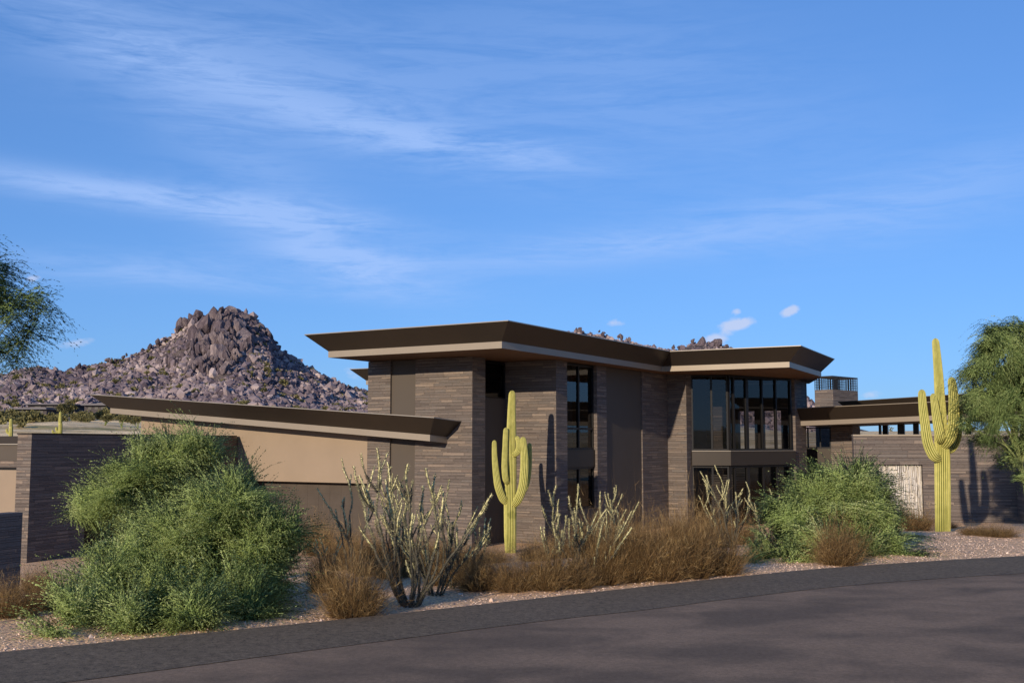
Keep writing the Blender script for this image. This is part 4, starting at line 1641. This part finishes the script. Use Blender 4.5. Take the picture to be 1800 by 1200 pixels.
# bare dead branch among the brown shrubs
bb = gp(1222, 1005)
V, Q = [], []
rg_ = random.Random(3)
def twig(p, d, L, r, lev):
    pts = [p]
    for i in range(5):
        d = (d + Vector((rg_.gauss(0, .22), rg_.gauss(0, .15), rg_.gauss(0, .1)))).normalized()
        pts.append(pts[-1] + d * L / 5)
    v, q, _ = tube(pts, [r * (1 - 0.13 * i) for i in range(6)], 5)
    o_ = len(V); V.extend(v); Q.extend([tuple(k + o_ for k in f) for f in q])
    if lev:
        for _ in range(3):
            i = rg_.randint(2, 5)
            twig(pts[i], (d + Vector((rg_.gauss(0, .8), rg_.gauss(0, .5), rg_.uniform(-.1, .8)))).normalized(), L * 0.5, r * 0.5, lev - 1)
twig(Vector((0, 0, 0)), Vector((0.25, -0.1, 1)), 0.75, 0.011, 2)
o = build_vq('dead_branch', V, Q, mat('dead wood', (0.045, 0.035, 0.028), 0.9)[0])
o.location = bb
tag(o, 'dark bare dead branch sticking out of the brown shrubs', 'branch')


# ------------------------------------------------------------------ gravel stones along the shoulder
def ico(sub=0):
    t = (1 + 5 ** 0.5) / 2
    v = [(-1, t, 0), (1, t, 0), (-1, -t, 0), (1, -t, 0), (0, -1, t), (0, 1, t), (0, -1, -t), (0, 1, -t), (t, 0, -1), (t, 0, 1), (-t, 0, -1), (-t, 0, 1)]
    v = [tuple(Vector(p).normalized()) for p in v]
    f = [(0, 11, 5), (0, 5, 1), (0, 1, 7), (0, 7, 10), (0, 10, 11), (1, 5, 9), (5, 11, 4), (11, 10, 2), (10, 7, 6), (7, 1, 8), (3, 9, 4), (3, 4, 2), (3, 2, 6), (3, 6, 8), (3, 8, 9), (4, 9, 5), (2, 4, 11), (6, 2, 10), (8, 6, 7), (9, 8, 1)]
    for _ in range(sub):
        v2, f2, ca = list(v), [], {}
        def mid(a, b):
            k = (min(a, b), max(a, b))
            if k not in ca:
                ca[k] = len(v2)
                v2.append(tuple(((Vector(v[a]) + Vector(v[b])) / 2).normalized()))
            return ca[k]
        for a, b, c in f:
            x, y, z = mid(a, b), mid(b, c), mid(c, a)
            f2 += [(a, x, z), (b, y, x), (c, z, y), (x, y, z)]
        v, f = v2, f2
    return np.array(v), np.array(f)


def scatter_rocks(name, pos, size, m, seed, sub=0, tint=None, squash=0.75, jag=0.28, tmean=0.5, tsd=0.2):
    rg = np.random.default_rng(seed)
    iv, fi = ico(sub)
    n = len(pos)
    k = len(iv)
    protos_ = []
    for _ in range(16):
        j = iv * (1 + rg.uniform(-jag, jag, (k, 1)))
        # chop with a few planes for angular faces
        for _c in range(5):
            nn = unit(rg.normal(size=(1, 3)))[0]
            dd = rg.uniform(0.45, 0.8)
            ex = np.maximum(j @ nn - dd, 0)
            j = j - ex[:, None] * nn[None]
        protos_.append(j)
    protos_ = np.array(protos_)
    pi = rg.integers(0, 16, n)
    a = rg.uniform(0, 2 * np.pi, n)
    b = rg.normal(0, 0.9, n)
    ca, sa, cb, sb = np.cos(a), np.sin(a), np.cos(b), np.sin(b)
    v = protos_[pi] * np.stack([rg.uniform(0.9, 1.5, n), rg.uniform(0.45, 1.0, n), rg.uniform(squash * 0.7, squash * 2.0, n)], axis=1)[:, None, :]
    x, y, z = v[..., 0], v[..., 1], v[..., 2]
    y, z = y * cb[:, None] - z * sb[:, None], y * sb[:, None] + z * cb[:, None]
    x, y = x * ca[:, None] - y * sa[:, None], x * sa[:, None] + y * ca[:, None]
    v = np.stack([x, y, z], axis=2) * size[:, None, None] + pos[:, None, :]
    f = (fi[None] + (np.arange(n) * k)[:, None, None]).reshape(-1)
    tn = np.clip(rg.normal(tmean, tsd, n), 0, 1) if tint is None else tint
    return np_mesh(name, v.reshape(-1, 3), f, np.full(n * len(fi), 3), m, np.repeat(tn, k), 'POINT')


rg = np.random.default_rng(33)
pp = []
while len(pp) < 12000:
    x = rg.uniform(-9, 24)
    dd = abs(rg.normal(0, 3.2)) + 0.02
    y = edge_y(x) + dd
    if abs(x / y) > 0.55 or y > 35:
        continue
    pp.append((x, y, gz(x, y)))
pp = np.array(pp)
o = scatter_rocks('gravel', pp, rg.uniform(0.004, 0.013, len(pp)) * (1 + (rg.uniform(size=len(pp)) < 0.02) * 1.5), M['pebble'], 3)
tag(o, 'pinkish gravel scattered over the sandy shoulder', 'gravel', kind='stuff')

# ------------------------------------------------------------------ rocky hill
RIDGE = [(-900, 690), (-500, 680), (-200, 668), (0, 658), (60, 648), (110, 652), (150, 642), (200, 632), (240, 616), (272, 603), (296, 590), (310, 574), (335, 559), (380, 546), (400, 541),
         (425, 550), (450, 566), (470, 588), (485, 612), (520, 636), (560, 660), (595, 675), (645, 688), (720, 694), (800, 690), (860, 650), (930, 605), (975, 584), (1012, 577), (1050, 583),
         (1110, 597), (1150, 608), (1185, 611), (1215, 601), (1245, 599), (1280, 607), (1330, 640), (1380, 672), (1412, 696), (1440, 716), (1480, 742), (1540, 756), (1620, 759)]


def ridge_h(a):
    u = 900 + F_PX * a
    v = np.interp(u, [p[0] for p in RIDGE], [p[1] for p in RIDGE])
    return v


def ridge_r(a):
    u = 900 + F_PX * a
    return float(np.interp(u, [-300, 0, 250, 400, 560, 700, 1000, 1250, 1500, 1700], [330, 340, 345, 350, 345, 360, 390, 400, 400, 400]))


FOOT = 255.0


def hill_z(a, r):
    rr_ = ridge_r(a)
    v = float(ridge_h(a))
    p = P(900 + F_PX * a, v, rr_ * math.cos(math.atan(a)))
    top = p.z
    x, y = r * math.sin(math.atan(a)), r * math.cos(math.atan(a))
    g0 = gz(x, y)
    if r < rr_:
        t = (r - FOOT) / (rr_ - FOOT)
    else:
        t = 1 - (r - rr_) / 150.0
    t = max(0.0, min(1.0, t))
    e = (0.45 * t + 0.55 * t ** 2.0) if r < rr_ else t * t * (3 - 2 * t)
    fade = max(0.0, 1 - max(0, r - rr_) / 150)
    base_here = gz(x, y)
    z = base_here - 1.0 + (top - base_here + 0.0) * e
    nz = noise.noise(Vector((x * 0.03, y * 0.03, 2))) * 3.0 + noise.noise(Vector((x * 0.09, y * 0.09, 6))) * 1.6 + noise.noise(Vector((x * 0.25, y * 0.25, 9))) * 0.9
    amp = min(1.0, t * 3) * min(1.0, max(0.0, (top - base_here) / 22)) * (0.35 if abs(r - rr_) < 12 else 0.9)
    return z + nz * amp


As = np.arange(-0.80, 0.44, 0.0030)
Rs = np.concatenate([np.arange(FOOT - 10, 420, 2.2), np.arange(425, 560, 6)])
V = []
HZ = np.zeros((len(Rs), len(As)))
for i, r in enumerate(Rs):
    for k, a in enumerate(As):
        z = hill_z(a, r)
        HZ[i, k] = z
        th = math.atan(a)
        V.append((r * math.sin(th), r * math.cos(th), z))
flat, cnt = [], []
na = len(As)
for i in range(len(Rs) - 1):
    for k in range(na - 1):
        flat += [i * na + k, (i + 1) * na + k, (i + 1) * na + k + 1, i * na + k + 1][::-1]
        cnt.append(4)
o = np_mesh('hills', np.array(V), flat, cnt, M['hill'], smooth=False)
tag(o, kind='structure')


def hz(a, r):
    i = min(max(np.searchsorted(Rs, r) - 1, 0), len(Rs) - 2)
    k = min(max(np.searchsorted(As, a) - 1, 0), len(As) - 2)
    return HZ[i, k]


def pol(a, r, z):
    th = math.atan(a)
    return (r * math.sin(th), r * math.cos(th), z)


rg = np.random.default_rng(5)
# the scree that covers the slope
pos, size, tint = [], [], []
while len(pos) < 120000:
    u = rg.uniform(-80, 680) if rg.uniform() < 0.9 else rg.uniform(960, 1460)
    a = (u - 900) / F_PX
    rr_ = ridge_r(a)
    r = rr_ + 8 - (rr_ - FOOT) * rg.uniform(0, 1.08) ** 1.25
    z = hz(a, r)
    s_ = 0.22 + rg.exponential(0.22)
    s_ = min(s_, 1.7)
    pos.append(pol(a, r, z + s_ * 0.3))
    size.append(s_)
    x, y, _ = pos[-1]
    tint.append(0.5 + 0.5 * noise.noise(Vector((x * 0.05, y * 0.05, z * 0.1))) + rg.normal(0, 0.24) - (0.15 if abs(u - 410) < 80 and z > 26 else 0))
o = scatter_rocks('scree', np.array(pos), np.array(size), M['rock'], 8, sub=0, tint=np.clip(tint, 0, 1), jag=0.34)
tag(o, 'loose pale and purple-brown rocks covering the slopes of the far rocky hill', 'scree', kind='stuff')

# scrub on and below the hill
sc_l = []
for i in range(480 + 40):
    if i < 420:
        u = rg.uniform(-60, 660)
        a = (u - 900) / F_PX
        rr_ = ridge_r(a)
        r = rr_ + 4 - (rr_ - FOOT) * rg.uniform(0, 1)
        z = hz(a, r)
        s_ = rg.uniform(0.5, 1.3)
    else:
        u = rg.uniform(-60, 300)
        a = (u - 900) / F_PX
        if rg.uniform() < 0.3 and u < 190:
            u += 200
            a = (u - 900) / F_PX
        r = rg.uniform(228, 262) if rg.uniform() < 0.85 else rg.uniform(170, 222)
        x, y, _ = pol(a, r, 0)
        z = gz(x, y)
        s_ = rg.uniform(0.4, 1.5) * (1.3 if r > 225 else 0.5)
    if i % 9 == 0 and i >= 420:
        a = (rg.uniform(1420, 1850) - 900) / F_PX
        x, y, _ = pol(a, r, 0)
        z = gz(x, y)
        s_ *= 0.6
    x, y, z = pol(a, r, z)
    sc_l.append((x, y, z + s_ * 0.35, s_, s_, s_ * 0.8))
o = foliage('desert_scrub', sc_l, 6000, 7, 5, 0.55, 0.30, M['scrub'], 44, None, (0, 0, 0), twig_l=0.7, up=0.5, droop=0.1, spread=0.5)
tag(o, 'olive desert scrub dotted over the hill slope and the plain below it', 'scrub', kind='stuff')

# large boulders of the summit and the ridge, each an object
bp = []
def big_boulder(seed, slab=1.0):
    rg = np.random.default_rng(seed)
    iv, fi = ico(3)
    j = iv.copy()
    j[:, 2] *= slab * 1.15
    j[:, 0] *= 0.8
    for _ in range(16):
        nn = unit(rg.normal(size=(1, 3)) * np.array([[1, 1, 0.7]]))[0]
        dd = rg.uniform(0.42, 0.78)
        ex = np.maximum(j @ nn - dd, 0)
        j = j - ex[:, None] * nn[None]
    for i in range(len(j)):
        p = Vector(j[i])
        j[i] *= 1.25 * (1 + 0.05 * noise.noise(p * 2.2 + Vector((seed, 0, 0)))) + 0.04 * noise.noise(p * 5 + Vector((seed, 3, 0)))
    o = np_mesh('boulder', j, fi.reshape(-1), np.full(len(fi), 3), M['rockbig'])
    return o


bprot = [big_boulder(300 + i, 1.0 if i < 5 else 1.35) for i in range(8)]
bused = set()
rb = random.Random(9)


def put_boulder(u, v, rpx, dr=0.0, k=None, label=None, sx=1.0, sz=1.0, group=None):
    a = (u - 900) / F_PX
    r = ridge_r(a) + dr
    Yb = r * math.cos(math.atan(a))
    p = P(u, v, Yb)
    i = rb.randrange(8) if k is None else k
    if i not in bused:
        o = bprot[i]
        bused.add(i)
    else:
        o = bprot[i].copy()
        C.objects.link(o)
    s_ = rpx * Yb / F_PX
    o.location = p
    o.rotation_euler = (rb.uniform(-.3, .3), rb.uniform(-.3, .3), rb.uniform(0, 6.28))
    o.scale = (s_ * sx, s_ * sx, s_ * sz)
    tag(o, label or 'dark angular boulder of the craggy pile at the hill summit', 'boulder', group or 'boulders piled at the hill summit')


# summit pile (column, row, radius in pixels)
put_boulder(398, 549, 15, -1, 2, 'reddish cap boulder on the very top of the hill peak', 1.15, 0.8)
put_boulder(372, 557, 11, -2)
put_boulder(346, 556, 10, -1, 0, 'dark boulder left of the peak top, lower of the upper two knobs')
put_boulder(352, 551, 6, -2)
put_boulder(317, 571, 10, -1, 4, 'rounded boulder at the left shoulder of the peak')
put_boulder(330, 566, 9, -3)
put_boulder(432, 560, 12, -2)
put_boulder(455, 583, 12, -2, sz=1.1)
put_boulder(468, 592, 12, -1, 3, 'dark boulder at the right shoulder of the peak')
put_boulder(385, 625, 26, -30, 6, 'tall dark smooth slab in the middle of the peak face', 0.75, 1.1)
put_boulder(360, 575, 16, -12, 5, sz=1.1)
put_boulder(390, 578, 19, -14, 6, sz=1.2)
put_boulder(415, 575, 16, -12, 7, sz=1.1)
put_boulder(425, 600, 20, -18, 5)
put_boulder(402, 605, 17, -20, 7)
put_boulder(368, 600, 17, -18, 6)
put_boulder(345, 588, 14, -12)
put_boulder(450, 608, 18, -16)
put_boulder(440, 628, 20, -24, 6)
put_boulder(415, 632, 17, -27, 7)
put_boulder(462, 622, 15, -18)
put_boulder(478, 612, 11, -8)
for _ in range(185):
    t = rb.random() ** 0.85
    v = 552 + 100 * t
    u = 397 + rb.gauss(0, 1) * (22 + 40 * t)
    a = (u - 900) / F_PX
    if v < ridge_h(a) + 6:
        continue
    dr = -(v - ridge_h(a)) * 0.42
    put_boulder(u, v, rb.uniform(6, 13) * (1 - 0.3 * t), dr, sx=rb.uniform(0.6, 1.0), sz=rb.uniform(0.9, 1.5))
# ridge line lumps to the left and right
for _ in range(60):
    u = rb.uniform(-10, 660)
    a = (u - 900) / F_PX
    v = ridge_h(a)
    put_boulder(u, v + rb.uniform(-1, 6), rb.uniform(2.2, 5.5), rb.uniform(-4, 2), label='small boulder along the skyline of the far hill, away from its summit', group='boulders along the hill skyline')
for _ in range(45):
    u = rb.uniform(-10, 650)
    a = (u - 900) / F_PX
    vr = ridge_h(a)
    t = rb.uniform(0.05, 0.8)
    v = vr + (712 - vr) * t
    r = ridge_r(a)
    # slide along the slope to the place that shows at this row
    best = None
    for dr in np.arange(-80, 0, 2.0):
        z = hz(a, r + dr)
        th = math.atan(a)
        Yb = (r + dr) * math.cos(th)
        pv = P(u, v, Yb)
        e = abs(pv.z - z)
        if best is None or e < best[0]:
            best = (e, dr)
    put_boulder(u, v, rb.uniform(2.5, 5.5), best[1], label='boulder lying loose on the lower slope of the far hill', group='boulders loose on the lower slope')
# rocks that show above the roofs
put_boulder(1020, 583, 7, -2, 1, 'pale boulder showing above the tower roof edge', group='boulders showing above the roofs')
put_boulder(1234, 605, 10, -1, 4, 'larger pale boulder behind the roof valley, left of its twin', 1.0, 1.0, 'boulders showing above the roofs')
put_boulder(1263, 603, 11, -1, 6, 'upright dark boulder behind the bay roof, right of its twin', 0.85, 1.0, 'boulders showing above the roofs')
for _ in range(40):
    u = rb.choice([rb.uniform(1010, 1120), rb.uniform(1180, 1290), rb.uniform(1405, 1435)])
    a = (u - 900) / F_PX
    put_boulder(u, ridge_h(a) + rb.uniform(-2, 5), rb.uniform(2, 5), rb.uniform(-3, 2), label='pale boulder of the far ridge just above the roof line', group='small boulders along the ridge above the roofs')


# ------------------------------------------------------------------ far houses and mid-ground trees
def far_house(u, v, Y, wpx, hpx, label, seed):
    k = Y / F_PX
    p = P(u, v, Y)
    z = gz(p.x, p.y)
    z0 = p.z - 0.6
    o = empty('far_house', (p.x, p.y, z0), label, 'house', 'houses on the plain below the hill')
    w_, h_ = wpx * k, hpx * k
    b = MB((p.x, p.y, z0))
    b.prism([(p.x - w_ * .45, p.y), (p.x + w_ * .45, p.y), (p.x + w_ * .45, p.y + 9), (p.x - w_ * .45, p.y + 9)], z0, p.z + h_ * .62)
    b.build('wall', M['farwall'], o)
    b = MB((p.x, p.y, z0))
    b.prism([(p.x - w_ * .5, p.y - 1.4), (p.x + w_ * .5, p.y - 1.2), (p.x + w_ * .52, p.y + 10), (p.x - w_ * .48, p.y + 10)], p.z + h_ * .62 + 0.01, p.z + h_ * .85)
    b.prism([(p.x - w_ * .1, p.y + 2), (p.x + w_ * .3, p.y + 2), (p.x + w_ * .3, p.y + 8), (p.x - w_ * .1, p.y + 8)], p.z + h_ * .85 + 0.01, p.z + h_)
    b.build('roof', M['farroof'], o)
    for i in range(3):
        wx = p.x + w_ * (-0.3 + 0.26 * i)
        b = MB((p.x, p.y, z0))
        b.prism([(wx, p.y - .06), (wx + w_ * .14, p.y - .06), (wx + w_ * .14, p.y - .01), (wx, p.y - .01)], p.z + h_ * .15, p.z + h_ * .5)
        b.build('window', M['frame'], o)


M['farwall'] = mat('far house wall', (0.07, 0.06, 0.065), 0.9)[0]
M['farroof'] = mat('far house roof', (0.13, 0.12, 0.13), 0.7)[0]
far_house(52, 727, 235, 66, 12, 'low dark house below the hill, leftmost of three', 1)
far_house(85, 717, 248, 80, 9, 'low dark house just behind and right of the leftmost one', 2)
far_house(168, 722, 240, 44, 15, 'dark house right of the dark green tree, below the hill', 3)


def far_tree(u, v, Y, rpx, label, seed, cat='tree', name='mesquite_tree', m='scrub'):
    p = P(u, v, Y)
    k = Y / F_PX
    z = gz(p.x, p.y)
    r = rpx * k
    o = empty(name, (p.x, p.y, z), label, cat, 'trees below the hill')
    lob = []
    rg = random.Random(seed)
    for _ in range(6):
        lob.append((p.x + rg.gauss(0, r * .45), p.y + rg.gauss(0, r * .4), p.z + rg.gauss(0, r * .25), r * .55, r * .55, r * .45))
    foliage('crown', lob, 130, 8, 6, 0.3 * r / 2, 0.14 * r / 2, M[m], seed, o, (p.x, p.y, z), twig_l=r * 0.4, up=0.3, droop=0.2, spread=0.5)
    branches('trunk', Vector((p.x, p.y, min(z, p.z - r))), [l[:3] for l in lob[:4]], 0.08 * r, M['greenbark'], o, (p.x, p.y, z), seed, 1)


far_tree(117, 717, 225, 15, 'round dark green tree between the far houses', 1)
far_tree(150, 735, 190, 12, 'low olive tree in front of the right far house', 2)
far_tree(185, 733, 185, 11, 'olive bush-like tree just left of the garage roof tip', 3)
far_tree(215, 735, 180, 12, 'olive tree seen just over the left end of the garage wing', 4)
far_tree(243, 738, 175, 9, 'small olive tree tucked under the garage roof eave', 5)
far_tree(90, 737, 195, 8, 'small olive tree above the small distant saguaro', 6)
